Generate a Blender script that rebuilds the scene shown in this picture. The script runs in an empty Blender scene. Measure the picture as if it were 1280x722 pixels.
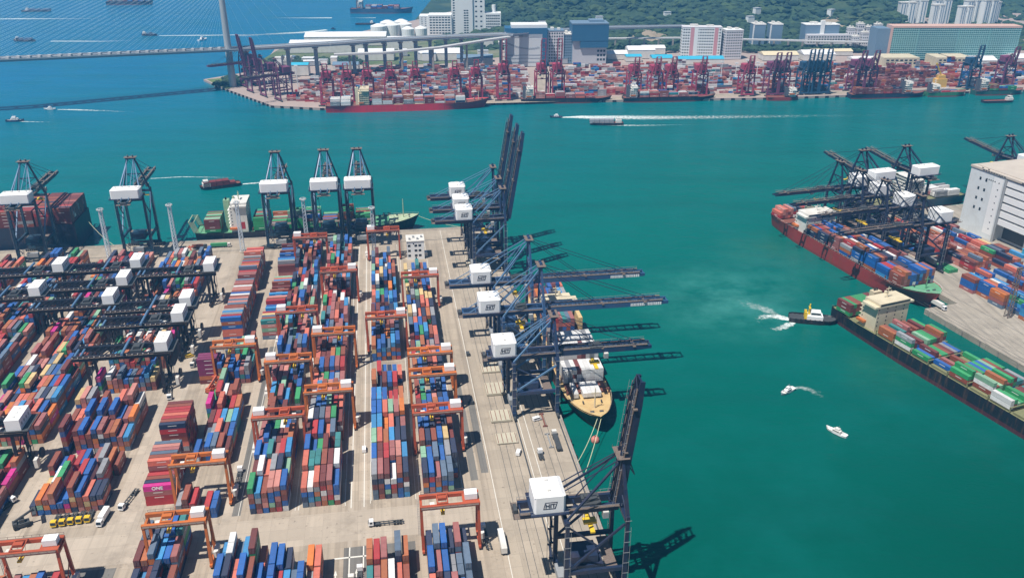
import bpy, bmesh, math, random
from mathutils import Vector, Matrix
random.seed(11)
R = math.radians
S = bpy.context.scene
COL = S.collection

# ---------------------------------------------------------------- camera, sky, sun, exposure
cam_d = bpy.data.cameras.new('camera'); cam = bpy.data.objects.new('camera', cam_d); COL.objects.link(cam)
cam.location = (0, 0, 254); cam.rotation_euler = (R(90 - 24.5), 0, 0)
cam_d.sensor_width = 36; cam_d.lens = 36 * 1071 / 1280
cam_d.clip_start = 1; cam_d.clip_end = 20000
S.camera = cam
W = bpy.data.worlds.new('World'); S.world = W; W.use_nodes = True
wn = W.node_tree.nodes; wl = W.node_tree.links
bg = wn['Background']; sky = wn.new('ShaderNodeTexSky'); sky.sky_type = 'NISHITA'; sky.sun_disc = False
sky.sun_elevation = R(64); sky.sun_rotation = R(226); sky.air_density = 1.0; sky.dust_density = .4; sky.ozone_density = 2.5
wl.new(sky.outputs[0], bg.inputs[0]); bg.inputs[1].default_value = 0.05
sun_d = bpy.data.lights.new('sun', 'SUN'); sun_d.energy = 5.0; sun_d.angle = R(0.5); sun_d.color = (1, .95, .87)
sun = bpy.data.objects.new('sun', sun_d); COL.objects.link(sun)
sun.rotation_euler = Vector((.34, .33, -1)).to_track_quat('-Z', 'Y').to_euler()
S.view_settings.view_transform = 'Standard'; S.view_settings.look = 'None'
S.view_settings.exposure = 0.25; S.view_settings.gamma = 1; S.view_settings.use_curve_mapping = False
S.cycles.use_denoising = True; S.cycles.max_bounces = 6; S.cycles.volume_bounces = 1
S.cycles.diffuse_bounces = 3; S.cycles.glossy_bounces = 2

# ---------------------------------------------------------------- frames (metres): the main terminal and the right terminal are each a straight grid
AY = R(8.55); AQ = R(17.6)
def yd(a, b, z=0.): return Vector((-a*math.sin(AY) + b*math.cos(AY), a*math.cos(AY) + b*math.sin(AY), z))
def qd(a, b, z=0.): return Vector((-a*math.sin(AQ) + b*math.cos(AQ), a*math.cos(AQ) + b*math.sin(AQ), z))
GZ = 4.0      # quay level above the water
HAZE = 0.00015

# ---------------------------------------------------------------- materials
MATS = {}
def nd(nt, t, **k):
    n = nt.nodes.new(t)
    for a, v in k.items(): setattr(n, a, v)
    return n
def math_n(nt, op, a, b=None, clamp=False):
    n = nd(nt, 'ShaderNodeMath', operation=op, use_clamp=clamp)
    for i, v in enumerate((a, b)):
        if v is None: continue
        if isinstance(v, (int, float)): n.inputs[i].default_value = v
        else: nt.links.new(v, n.inputs[i])
    return n.outputs[0]
def mixc(nt, f, a, b, mode='MIX'):
    n = nd(nt, 'ShaderNodeMix', data_type='RGBA', blend_type=mode)
    for i, v in ((0, f), (6, a), (7, b)):
        if isinstance(v, (int, float)): n.inputs[i].default_value = v
        elif isinstance(v, tuple): n.inputs[i].default_value = v if len(v) == 4 else v + (1,)
        else: nt.links.new(v, n.inputs[i])
    return n.outputs[2]
def noise(nt, scale, detail=3, vec=None, rough=.55):
    n = nd(nt, 'ShaderNodeTexNoise'); n.inputs['Scale'].default_value = scale
    n.inputs['Detail'].default_value = detail; n.inputs['Roughness'].default_value = rough
    if vec is not None: nt.links.new(vec, n.inputs['Vector'])
    return n.outputs[0]
def ramp(nt, fac, stops):
    n = nd(nt, 'ShaderNodeValToRGB'); e = n.color_ramp.elements
    while len(e) > len(stops): e.remove(e[-1])
    while len(e) < len(stops): e.new(.5)
    for q, (p, c) in zip(e, stops): q.position = p; q.color = c if len(c) == 4 else tuple(c) + (1,)
    nt.links.new(fac, n.inputs[0]); return n.outputs[0]
def newmat(name):
    m = bpy.data.materials.new(name); m.use_nodes = True
    nt = m.node_tree; return m, nt, nt.nodes['Principled BSDF']
def mat(name, col, rough=.55, metal=0, var=.18, scale=.6, dirt=None, dscale=.15, damt=.35):
    if name in MATS: return MATS[name]
    m, nt, p = newmat(name)
    g = nd(nt, 'ShaderNodeNewGeometry').outputs['Position']
    f = noise(nt, scale, 4, g)
    c = mixc(nt, f, tuple(v*(1-var) for v in col), tuple(min(1, v*(1+var)) for v in col))
    if dirt:
        f2 = ramp(nt, noise(nt, dscale, 5, g, .65), [(.45, (0, 0, 0)), (.7, (damt,)*3)])
        c = mixc(nt, f2, c, dirt)
    nt.links.new(c, p.inputs['Base Color'])
    p.inputs['Roughness'].default_value = rough; p.inputs['Metallic'].default_value = metal
    MATS[name] = m; return m
rust = (.14, .07, .035)
NAVY = mat('navy paint', (.017, .042, .105), .45, dirt=rust, damt=.25)
NAVYD = mat('dark navy paint', (.012, .024, .06), .5, dirt=rust, damt=.2)
BLUEP = mat('crane blue paint', (.035, .095, .215), .42, dirt=rust, damt=.25)
TEALP = mat('blue green crane paint', (.012, .05, .085), .45, dirt=rust, damt=.2)
STEEL = mat('pale blue steel', (.10, .19, .32), .45)
GRATE = mat('rusty grating', (.17, .13, .11), .8, var=.4, scale=1.5)
WHITE = mat('white paint', (.82, .82, .82), .5, var=.05)
OFFW = mat('weathered white', (.7, .68, .64), .6, var=.1, dirt=(.4, .36, .3), damt=.4)
CREAM = mat('cream paint', (.66, .58, .42), .55, var=.1, dirt=rust, damt=.25)
ORANGE = mat('orange gantry paint', (.56, .15, .03), .5, dirt=rust, damt=.5)
RED = mat('red gantry paint', (.46, .085, .035), .5, dirt=rust, damt=.5)
MAROON = mat('maroon crane paint', (.40, .045, .095), .5, dirt=rust, damt=.2)
PURP = mat('purple brown crane paint', (.2, .05, .11), .5)
BLACK = mat('black rubber', (.012, .012, .013), .7)
GLASS = mat('dark window glass', (.02, .03, .04), .12, var=.05)
GREY = mat('grey metal', (.3, .31, .32), .5)
DGREY = mat('dark grey metal', (.06, .065, .07), .55, var=.3)
YEL = mat('yellow paint', (.75, .5, .03), .5)
GALV = mat('galvanised steel', (.62, .68, .74), .4, var=.08)
HATCH = mat('pale hatch cover', (.5, .46, .36), .7, var=.08, dirt=(.3, .27, .2), damt=.4)

RMGP = mat('near black crane paint', (.007, .010, .02), .5, dirt=rust, damt=.2)
def concrete(name, base, slab=True, ang=0., tracks=True, dark=.55):
    m, nt, p = newmat(name)
    tc = nd(nt, 'ShaderNodeTexCoord').outputs['Object']
    n1 = noise(nt, .02, 6, tc, .6); n2 = noise(nt, .4, 4, tc)
    c = mixc(nt, n1, tuple(v*.78 for v in base), tuple(v*1.15 for v in base))
    c = mixc(nt, math_n(nt, 'MULTIPLY', n2, .3), c, tuple(v*.6 for v in base))
    if slab:
        br = nd(nt, 'ShaderNodeTexBrick'); br.offset = 0
        br.inputs['Scale'].default_value = 1; br.inputs['Mortar Size'].default_value = .09
        br.inputs['Brick Width'].default_value = 7.5; br.inputs['Row Height'].default_value = 7.5
        br.inputs['Color1'].default_value = (.86,)*3 + (1,); br.inputs['Color2'].default_value = (1.08,)*3 + (1,)
        br.inputs['Mortar'].default_value = (.7,)*3 + (1,)
        nt.links.new(tc, br.inputs['Vector'])
        c = mixc(nt, .8, c, br.outputs[0], 'MULTIPLY')
    if tracks:                                       # rubber worn in along the lanes and oil stains
        mp = nd(nt, 'ShaderNodeMapping'); mp.inputs['Scale'].default_value = (.35, .006, 1)
        nt.links.new(tc, mp.inputs[0])
        t = ramp(nt, noise(nt, 1, 3, mp.outputs[0], .6), [(.46, (0, 0, 0)), (.66, (.75,)*3)])
        c = mixc(nt, t, c, tuple(v*dark for v in base))
        s = ramp(nt, noise(nt, .07, 5, tc, .7), [(.53, (0, 0, 0)), (.72, (.6,)*3)])
        c = mixc(nt, s, c, tuple(v*.5 for v in base))
        s2 = ramp(nt, noise(nt, .55, 3, tc, .5), [(.66, (0, 0, 0)), (.74, (.6,)*3)])
        c = mixc(nt, s2, c, tuple(v*.35 for v in base))
    nt.links.new(c, p.inputs['Base Color']); p.inputs['Roughness'].default_value = .85
    b = nd(nt, 'ShaderNodeBump'); b.inputs['Strength'].default_value = .25; b.inputs['Distance'].default_value = .1
    nt.links.new(n2, b.inputs['Height']); nt.links.new(b.outputs[0], p.inputs['Normal'])
    MATS[name] = m; return m
CONC = concrete('yard concrete', (.44, .365, .285))
QUAYC = concrete('quay concrete', (.43, .362, .285), dark=.75)
ASPH = concrete('worn asphalt', (.19, .18, .165), slab=False)
FARC = concrete('far yard ground', (.42, .33, .29), slab=False, tracks=False)
PALE = concrete('pale road concrete', (.48, .405, .325), dark=.78)
LINE = mat('worn white line paint', (.68, .66, .6), .8, var=.15)
PIERC = mat('pier concrete', (.33, .3, .27), .85, dirt=(.12, .1, .08), damt=.6)

# containers: colour in the alpha-carrying attribute, panel pattern from UVs (u 0-1 long side, 2-3 end, 4-5 roof)
def container_mat():
    m, nt, p = newmat('container paint')
    at = nd(nt, 'ShaderNodeAttribute', attribute_name='Col'); col = at.outputs['Color']; rnd = at.outputs['Alpha']
    uv = nd(nt, 'ShaderNodeUVMap', uv_map='UVMap').outputs[0]
    sx = nd(nt, 'ShaderNodeSeparateXYZ'); nt.links.new(uv, sx.inputs[0]); u, v = sx.outputs[0], sx.outputs[1]
    pos = nd(nt, 'ShaderNodeNewGeometry').outputs['Position']
    side = math_n(nt, 'LESS_THAN', u, 1.5)
    end = math_n(nt, 'MULTIPLY', math_n(nt, 'GREATER_THAN', u, 1.5), math_n(nt, 'LESS_THAN', u, 3.5))
    roof = math_n(nt, 'GREATER_THAN', u, 3.5)
    n1 = noise(nt, .5, 5, pos, .65)
    c = mixc(nt, n1, mixc(nt, 1., col, (.62, .6, .58), 'MULTIPLY'), mixc(nt, 1., col, (1.2, 1.2, 1.2), 'MULTIPLY'))
    st = ramp(nt, noise(nt, 1.3, 6, pos, .7), [(.58, (0, 0, 0)), (.78, (.45,)*3)])
    c = mixc(nt, st, c, (.15, .085, .05))                                     # rust and dirt blotches
    c = mixc(nt, math_n(nt, 'MULTIPLY', roof, .05), c, (.62, .56, .52))        # chalked roofs
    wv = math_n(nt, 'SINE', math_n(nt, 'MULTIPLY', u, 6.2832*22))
    c = mixc(nt, math_n(nt, 'MULTIPLY', math_n(nt, 'MULTIPLY', math_n(nt, 'ADD', wv, 1), .09), math_n(nt, 'SUBTRACT', 1, end)), c, (.02, .02, .02))  # corrugation shading put into the colour as dark stripes
    rod = math_n(nt, 'GREATER_THAN', math_n(nt, 'COSINE', math_n(nt, 'MULTIPLY', u, 6.2832*4)), .82)
    c = mixc(nt, math_n(nt, 'MULTIPLY', math_n(nt, 'MULTIPLY', rod, end), .45), c, (.33, .33, .33))
    ev = math_n(nt, 'GREATER_THAN', math_n(nt, 'ABSOLUTE', math_n(nt, 'SUBTRACT', v, .5)), .455)
    c = mixc(nt, math_n(nt, 'MULTIPLY', math_n(nt, 'MULTIPLY', ev, math_n(nt, 'SUBTRACT', 1, roof)), .45), c, (.03, .025, .022))
    dash = math_n(nt, 'MULTIPLY', math_n(nt, 'LESS_THAN', math_n(nt, 'ABSOLUTE', math_n(nt, 'SUBTRACT', v, .62)), .085),
                  math_n(nt, 'LESS_THAN', math_n(nt, 'ABSOLUTE', math_n(nt, 'SUBTRACT', u, .5)), .17))
    dash = math_n(nt, 'MULTIPLY', dash, math_n(nt, 'MULTIPLY', side, math_n(nt, 'GREATER_THAN', rnd, .4)))
    c = mixc(nt, math_n(nt, 'MULTIPLY', dash, .7), c, (.8, .8, .78))          # painted side stripe
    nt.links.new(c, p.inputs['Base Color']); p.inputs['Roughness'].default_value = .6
    b = nd(nt, 'ShaderNodeBump'); b.inputs['Strength'].default_value = .5; b.inputs['Distance'].default_value = .04
    nt.links.new(wv, b.inputs['Height']); nt.links.new(b.outputs[0], p.inputs['Normal'])
    return m
CONT = container_mat()

def water_mat():
    m, nt, p = newmat('harbour water')
    pos = nd(nt, 'ShaderNodeNewGeometry').outputs['Position']
    n1 = noise(nt, .0022, 4, pos, .6); n2 = noise(nt, .012, 5, pos, .6)
    sp = nd(nt, 'ShaderNodeSeparateXYZ'); nt.links.new(pos, sp.inputs[0])
    # greener in the basins, bluer towards the open bay (north-west)
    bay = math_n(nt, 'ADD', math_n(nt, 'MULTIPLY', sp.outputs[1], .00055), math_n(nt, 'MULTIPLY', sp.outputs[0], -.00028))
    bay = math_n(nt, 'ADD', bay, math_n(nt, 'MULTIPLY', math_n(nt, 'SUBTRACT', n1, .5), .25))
    c = ramp(nt, bay, [(.08, (.000, .066, .047)), (.22, (.000, .108, .088)), (.36, (.000, .126, .106)), (.6, (.000, .142, .158)), (.95, (.000, .145, .275))])  # near stop darker: vignetting of the lower edge put into the colour
    mw = nd(nt, 'ShaderNodeMapping'); mw.inputs['Scale'].default_value = (.004, .022, 1); mw.inputs['Rotation'].default_value = (0, 0, .35); nt.links.new(pos, mw.inputs[0])
    wind = noise(nt, 1, 5, mw.outputs[0], .65)
    c = mixc(nt, ramp(nt, n2, [(.48, (0, 0, 0)), (.75, (.4,)*3)]), c, (.006, .145, .14))
    # silt stirred up by propellers around the tug and along the berths
    for (sx_, sy_, sr_, sc_, sa_) in ((150, 540, 75, (.05, .24, .21), .95), (195, 610, 60, (.03, .18, .155), .55), (222, 440, 40, (.03, .13, .075), .5), (200, 640, 45, (.03, .12, .07), .5)):
        dn = nd(nt, 'ShaderNodeVectorMath', operation='DISTANCE'); nt.links.new(pos, dn.inputs[0]); dn.inputs[1].default_value = (sx_, sy_, 0)
        fall = math_n(nt, 'SUBTRACT', 1, math_n(nt, 'DIVIDE', dn.outputs['Value'], sr_), True)
        nn = math_n(nt, 'MULTIPLY', math_n(nt, 'SUBTRACT', noise(nt, .035, 6, pos, .65), .34), 3.2, True)
        c = mixc(nt, math_n(nt, 'MULTIPLY', math_n(nt, 'MULTIPLY', fall, nn), sa_, True), c, sc_)
    c = mixc(nt, ramp(nt, wind, [(.45, (0, 0, 0)), (.72, (.3,)*3)]), c, (.004, .07, .065))
    nt.links.new(math_n(nt, 'ADD', .1, math_n(nt, 'MULTIPLY', wind, .2)), p.inputs['Roughness'])
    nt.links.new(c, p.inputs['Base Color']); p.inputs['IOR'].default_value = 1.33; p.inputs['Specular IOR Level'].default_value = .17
    mp = nd(nt, 'ShaderNodeMapping'); mp.inputs['Scale'].default_value = (1, 1.8, 1); mp.inputs['Rotation'].default_value = (0, 0, .5)
    nt.links.new(pos, mp.inputs[0])
    h = math_n(nt, 'ADD', noise(nt, .22, 4, mp.outputs[0], .6), math_n(nt, 'MULTIPLY', noise(nt, .04, 3, mp.outputs[0]), 2.))
    b = nd(nt, 'ShaderNodeBump'); b.inputs['Strength'].default_value = .5; b.inputs['Distance'].default_value = .9
    nt.links.new(h, b.inputs['Height']); nt.links.new(b.outputs[0], p.inputs['Normal'])
    return m
WATER = water_mat()
def foam_mat(name='churned foam', k=1.):
    m, nt, p = newmat(name)
    uv = nd(nt, 'ShaderNodeUVMap', uv_map='UVMap').outputs[0]
    sx = nd(nt, 'ShaderNodeSeparateXYZ'); nt.links.new(uv, sx.inputs[0]); u, v = sx.outputs[0], sx.outputs[1]
    pos = nd(nt, 'ShaderNodeNewGeometry').outputs['Position']
    e = math_n(nt, 'SUBTRACT', 1., math_n(nt, 'POWER', math_n(nt, 'ABSOLUTE', math_n(nt, 'SUBTRACT', math_n(nt, 'MULTIPLY', v, 2), 1)), 2.))
    f = math_n(nt, 'MULTIPLY', e, math_n(nt, 'POWER', math_n(nt, 'SUBTRACT', 1, u), .6))
    n = noise(nt, .32, 7, pos, .75)
    a = math_n(nt, 'MULTIPLY', math_n(nt, 'SUBTRACT', math_n(nt, 'ADD', n, math_n(nt, 'MULTIPLY', f, .55)), .72), 3.6, True)
    nt.links.new(math_n(nt, 'MULTIPLY', a, k, True), p.inputs['Alpha'])
    p.inputs['Base Color'].default_value = (.72, .8, .78, 1); p.inputs['Roughness'].default_value = .7
    return m
FOAM = foam_mat(); FOAMF = foam_mat('thin foam', .4)

# ---------------------------------------------------------------- mesh builder
class MB:
    def __init__(s): s.v = []; s.f = []; s.m = []
    def quad(s, *p, m=0):
        k = len(s.v); s.v += [tuple(q) for q in p]; s.f.append(tuple(range(k, k+len(p)))); s.m.append(m)
    def hexa(s, p, m=0):                      # 8 points: bottom 4 ccw, top 4 ccw
        k = len(s.v); s.v += [tuple(q) for q in p]
        for f in ((3, 2, 1, 0), (4, 5, 6, 7), (0, 1, 5, 4), (1, 2, 6, 5), (2, 3, 7, 6), (3, 0, 4, 7)):
            s.f.append(tuple(k+i for i in f)); s.m.append(m)
    def box(s, x0, x1, y0, y1, z0, z1, m=0):
        s.hexa([(x0, y0, z0), (x1, y0, z0), (x1, y1, z0), (x0, y1, z0), (x0, y0, z1), (x1, y0, z1), (x1, y1, z1), (x0, y1, z1)], m)
    def cbox(s, c, sx, sy, sz, m=0): s.box(c[0]-sx/2, c[0]+sx/2, c[1]-sy/2, c[1]+sy/2, c[2], c[2]+sz, m)
    def beam(s, p, q, w, h=None, w2=None, h2=None, m=0):
        p, q = Vector(p), Vector(q); h = h or w; w2 = w2 or w; h2 = h2 or h
        d = (q-p).normalized(); up = Vector((0, 0, 1)) if abs(d.z) < .98 else Vector((1, 0, 0))
        r = d.cross(up).normalized(); u = r.cross(d)
        P = [p-r*w/2-u*h/2, p+r*w/2-u*h/2, p+r*w/2+u*h/2, p-r*w/2+u*h/2]
        Q = [q-r*w2/2-u*h2/2, q+r*w2/2-u*h2/2, q+r*w2/2+u*h2/2, q-r*w2/2+u*h2/2]
        s.hexa(P+Q, m)
    def cyl(s, p, q, r, r2=None, n=8, m=0, caps=True):
        p, q = Vector(p), Vector(q); r2 = r if r2 is None else r2
        d = (q-p).normalized(); up = Vector((0, 0, 1)) if abs(d.z) < .98 else Vector((1, 0, 0))
        a = d.cross(up).normalized(); b = a.cross(d); k = len(s.v)
        for c, rr in ((p, r), (q, r2)):
            for i in range(n):
                t = 6.28319*i/n; s.v.append(tuple(c+a*rr*math.cos(t)+b*rr*math.sin(t)))
        for i in range(n):
            j = (i+1) % n; s.f.append((k+j, k+i, k+n+i, k+n+j)); s.m.append(m)
        if caps:
            s.f.append(tuple(k+i for i in range(n))); s.m.append(m)
            s.f.append(tuple(k+n+i for i in reversed(range(n)))); s.m.append(m)
    def prism(s, poly, z0, z1, m=0, top=None):
        k = len(s.v); n = len(poly)
        s.v += [(p[0], p[1], z0) for p in poly] + [(p[0], p[1], z1) for p in poly]
        for i in range(n):
            j = (i+1) % n; s.f.append((k+i, k+j, k+n+j, k+n+i)); s.m.append(m)
        s.f.append(tuple(k+n+i for i in range(n))); s.m.append(m if top is None else top)
    def wheel(s, c, r, w, m=0, axis=(0, 1, 0)):
        c = Vector(c); a = Vector(axis)*w/2; s.cyl(c-a, c+a, r, n=10, m=m)
    def mesh(s, name, mats):
        me = bpy.data.meshes.new(name); me.from_pydata(s.v, [], s.f)
        for m in (mats if isinstance(mats, (list, tuple)) else [mats]): me.materials.append(m)
        if any(s.m): me.polygons.foreach_set('material_index', s.m)
        me.update(); return me
    def build(s, name, mats, parent=None, loc=None, rz=None):
        o = bpy.data.objects.new(name, s.mesh(name, mats)); COL.objects.link(o)
        if parent: o.parent = parent
        if loc is not None: o.location = loc
        if rz is not None: o.rotation_euler = (0, 0, rz)
        return o
def tag(o, label=None, cat=None, group=None, kind=None):
    for k, v in (('label', label), ('category', cat), ('group', group), ('kind', kind)):
        if v: o[k] = v
    return o
def thing(name, label, cat, loc=(0, 0, 0), rz=0., group=None):
    o = bpy.data.objects.new(name, None); COL.objects.link(o)
    o.location = loc; o.rotation_euler = (0, 0, rz); o.empty_display_size = .5
    return tag(o, label, cat, group)
def copy_tree(o, loc, rz, label=None, parent=None):
    c = o.copy(); COL.objects.link(c)
    if parent: c.parent = parent
    else:
        c.location = loc; c.rotation_euler = (0, 0, rz)
        if label: c['label'] = label
    for ch in list(o.children): copy_tree(ch, None, None, None, c)
    return c
def part(mb, name, mats, parent): return mb.build(name, mats, parent)
def split_part(mb, name, m, parent, most=100):
    # one object per window; past the hundredth the rest stay together
    n = len(mb.v)//8; b = None
    for i in range(min(n, most)):
        w_ = MB(); w_.hexa(mb.v[8*i:8*i+8], 0); w_.build(name, m, parent)
    if n > most:
        w_ = MB()
        for i in range(most, n): w_.hexa(mb.v[8*i:8*i+8], 0)
        tag(w_.build(name+'s', m, parent), kind='stuff')
def struct(mb, name, mats, loc=None, rz=None): return tag(mb.build(name, mats, None, loc, rz), kind='structure')
FONT_CACHE = {}
def text_mesh(txt, size, depth, m):
    key = (txt, size, m.name)
    if key not in FONT_CACHE:
        cu = bpy.data.curves.new('lettering', 'FONT'); cu.body = txt; cu.size = size; cu.extrude = depth
        cu.align_x = 'CENTER'; cu.align_y = 'CENTER'; cu.offset = size*.025
        ob = bpy.data.objects.new('lettering', cu); COL.objects.link(ob)
        me = bpy.data.meshes.new_from_object(ob.evaluated_get(bpy.context.evaluated_depsgraph_get()))
        bpy.data.objects.remove(ob); bpy.data.curves.remove(cu)
        me.materials.clear(); me.materials.append(m); FONT_CACHE[key] = me
    return FONT_CACHE[key]
def lettering(txt, size, m, parent, loc, rot):
    o = bpy.data.objects.new('lettering', text_mesh(txt, size, .04, m)); COL.objects.link(o)
    o.parent = parent; o.location = loc; o.rotation_euler = rot; return o

# ================================================================= SETTING
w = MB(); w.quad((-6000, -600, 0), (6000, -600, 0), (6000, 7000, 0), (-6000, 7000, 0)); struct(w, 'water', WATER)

# main terminal deck, built in its own grid (local x = b, local y = a)
d = MB(); d.prism([(-900, 60), (83, 60), (83, 671), (-900, 671)], -2, GZ); struct(d, 'terminal_ground', [CONC], rz=AY)
q = MB()
q.quad((41, 70, GZ+.004), (83, 70, GZ+.004), (83, 671, GZ+.004), (41, 671, GZ+.004))
q.quad((-900, 646, GZ+.004), (41, 646, GZ+.004), (41, 671, GZ+.004), (-900, 671, GZ+.004)); struct(q, 'quay_apron', QUAYC, rz=AY)
rd = MB()
def strip(b0, b1, a0, a1, k=1): rd.quad((b0, a0, GZ+.004*k), (b1, a0, GZ+.004*k), (b1, a1, GZ+.004*k), (b0, a1, GZ+.004*k))
strip(-900, 28, 296, 316); strip(-26.6, -24.6, 60, 296); strip(-20.8, -18.8, 60, 296); strip(-26.8, -24.4, 316, 640); strip(-21, -18.6, 316, 640); strip(-52, -48.5, 316, 640); strip(-82, -75, 316, 480)
strip(-131, -118, 316, 640); strip(-176, -167, 316, 640)
struct(rd, 'access_road', PALE, rz=AY)
ap = MB()
for b0, b1, a0, a1 in ((30, 33.5, 330, 420), (35.5, 39, 335, 400), (-28, 2, 70, 292), (-78, -74.2, 320, 480), (-160, -120, 286, 294), (-172, -128, 262, 280)):
    ap.quad((b0, a0, GZ+.006), (b1, a0, GZ+.006), (b1, a1, GZ+.006), (b0, a1, GZ+.006))
struct(ap, 'asphalt_patch', ASPH, rz=AY)
ln = MB()
def line(b0, b1, a0, a1): ln.quad((b0, a0, GZ+.014), (b1, a0, GZ+.014), (b1, a1, GZ+.014), (b0, a1, GZ+.014))
for b in (-25.6, -19.8): line(b-.25, b+.25, 240, 292); line(b-.2, b+.2, 318, 640)
line(-32, -10, 285.5, 286.3)
for b in (40, 60, 63.5): line(b-.15, b+.15, 80, 668)
for k in range(9): line(-28.6, -28.2, 322+k*30, 340+k*30)
for k in range(9): line(-16.9, -16.5, 322+k*30, 340+k*30)
for b in (-75.2, -50.4, -48.9, -28.2, -16.9, 3.6, 5.4, 25.6): line(b-.12, b+.12, 320, 640)
for b in (-31, -22.5, -15): line(b-.2, b+.2, 268, 276); ln.quad((b-.7, 276, GZ+.014), (b+.7, 276, GZ+.014), (b, 279, GZ+.014))
struct(ln, 'lane_marking', LINE, rz=AY)
rl = MB()
for b in (58.5, 81.2):
    rl.box(b-.35, b+.35, 70, 668, GZ+.004, GZ+.03)
for a in (646.2, 668.5): rl.box(-900, 75, a-.35, a+.35, GZ+.004, GZ+.03)
for b in (47.3, 50.5, 54.5, 67, 70.5, 74): rl.box(b-.1, b+.1, 70, 640, GZ+.004, GZ+.022)
struct(rl, 'crane_rails', DGREY, rz=AY)
# quay edge: cope beam with fenders
ed = MB(); ed.box(82.2, 83.3, 60, 671.5, GZ-1.2, GZ+.35); ed.box(-900, 83.3, 671, 671.9, GZ-1.2, GZ+.35)
struct(ed, 'quay_edge', PIERC, rz=AY)
def fender_row(pts, rz, label, face):
    m = MB(); m.box(-.8, .8, 0, .9, .6, 3.6, 0); me = m.mesh('fender', BLACK)
    for i, p in enumerate(pts):
        o = bpy.data.objects.new('fender', me); COL.objects.link(o); o.location = p; o.rotation_euler = (0, 0, rz)
        tag(o, label, 'fender', face)
fender_row([yd(258+k*14, 83.35) for k in range(8)], AY-R(90), 'black rubber fender on the quay wall below the nearest raised crane boom', 'fenders on the near quay wall')

# right terminal: a deck that steps back behind the red hulled ship
d = MB(); d.prism([qd(*p) for p in ((60, 420), (409, 420), (409, 447), (576, 447), (576, 1200), (60, 1200))][::-1][::-1], -2, GZ)
bm = struct(d, 'right_terminal_ground', [concrete('right quay concrete', (.40, .355, .295))])
d = MB()
for k in range(22): d.cbox(qd(100+k*14.5, 420.6, .4), 1.6, 1.6, 3.2)
struct(d, 'quay_piles', PIERC)
d = MB()
def qquad(a0, a1, b0, b1, z): d.quad(qd(a0, b0, z), qd(a0, b1, z), qd(a1, b1, z), qd(a1, b0, z))
d2 = d
for b in (423, 426, 452, 475): qquad(60, 560, b, b+.35, GZ+.02)
for b in (431, 438, 443): qquad(100, 408, b, b+.2, GZ+.02)
struct(d, 'rail_line', DGREY)

# far terminal
far = [(-470, 1320), (-436, 1275), (-409, 1243), (-319, 1139), (-252, 1124), (11, 1163), (354, 1189), (738, 1243), (1500, 1350), (4000, 1700), (4000, 5200), (300, 5200),
       (0, 3000), (-102, 2289), (-217, 2020), (-326, 1806), (-390, 1761), (-435, 1621), (-417, 1469), (-420, 1380)]
d = MB(); d.prism(far, -2, 3); struct(d, 'far_terminal_ground', FARC)
def farY(x):                                     # quay line of the far terminal
    p = [(-319, 1139), (-252, 1124), (11, 1163), (354, 1189), (738, 1243), (1500, 1350)]
    for (x0, y0), (x1, y1) in zip(p, p[1:]):
        if x <= x1: return y0+(y1-y0)*(x-x0)/(x1-x0)
    return p[-1][1]
d = MB()
for k in range(72):
    x = -250+k*15; d.cbox((x, farY(x)-.3, 0), 5, 1.2, 2.9)
for i in range(3):
    (x0, y0), (x1, y1) = far[1+i], far[2+i]
    n = int(math.hypot(x1-x0, y1-y0)/12)
    for j in range(n): t = j/n; d.cbox((x0+(x1-x0)*t, y0+(y1-y0)*t-.6, 0), 4, 1.4, 2.9)
struct(d, 'far_quay_piles', BLACK)
d = MB()
d.quad((-250, 1126, 3.004), (730, 1244, 3.004), (730, 1264, 3.004), (-250, 1150, 3.004))
d.quad((20, 1180, 3.008), (40, 1180, 3.008), (60, 1400, 3.008), (42, 1400, 3.008)); struct(d, 'far_quay_apron', QUAYC)

# hills
def hnoise(x, y):
    from mathutils import noise as N
    return N.fractal(Vector((x*.0016, y*.0016, 3.3)), 1., 2., 5)
def hz(x, y):
    v = max(0., min(1., (x-770)/90.)); e = (y-(1640-.02*x)-430*v*v*(3-2*v))/420.
    if e < 0: return 1.
    e = min(e, 2.6)
    side = max(0., min(1., (x-(-135+ (y-1700)*.02))/150.)); side = side*side*(3-2*side)
    h = (46*e+36*e*e*.55)*(1+.8*hnoise(x, y)) + 26*hnoise(x*3.2, y*3.2)*min(1, e*1.6)
    return max(1., min(243., h*side))
def forest_mat():
    m, nt, p = newmat('forest canopy')
    pos = nd(nt, 'ShaderNodeNewGeometry').outputs['Position']
    c = mixc(nt, ramp(nt, noise(nt, .02, 5, pos, .65), [(.3, (0, 0, 0)), (.7, (1, 1, 1))]), (.016, .045, .026), (.045, .085, .036))
    c = mixc(nt, ramp(nt, noise(nt, .15, 3, pos), [(.45, (0, 0, 0)), (.7, (.7,)*3)]), c, (.012, .03, .016))
    c = mixc(nt, ramp(nt, noise(nt, .004, 4, pos, .6), [(.6, (0, 0, 0)), (.68, (.8,)*3)]), c, (.09, .12, .05))
    nt.links.new(c, p.inputs['Base Color']); p.inputs['Roughness'].default_value = .9
    return m
FOREST = forest_mat(); SOIL = mat('bare hillside soil', (.3, .24, .17), .9, var=.25, scale=.05)
hm = MB(); NX, NY = 150, 100
for j in range(NY+1):
    for i in range(NX+1):
        x = -220+i*13.+(j/NY)*0; y = 1560+j*17.
        hm.v.append((x, y, hz(x, y)+1.2))
for j in range(NY):
    for i in range(NX):
        k = j*(NX+1)+i; hm.f.append((k, k+1, k+NX+2, k+NX+1)); hm.m.append(0)
ho = struct(hm, 'hills', FOREST)
for p_ in ho.data.polygons: p_.use_smooth = True
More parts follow.
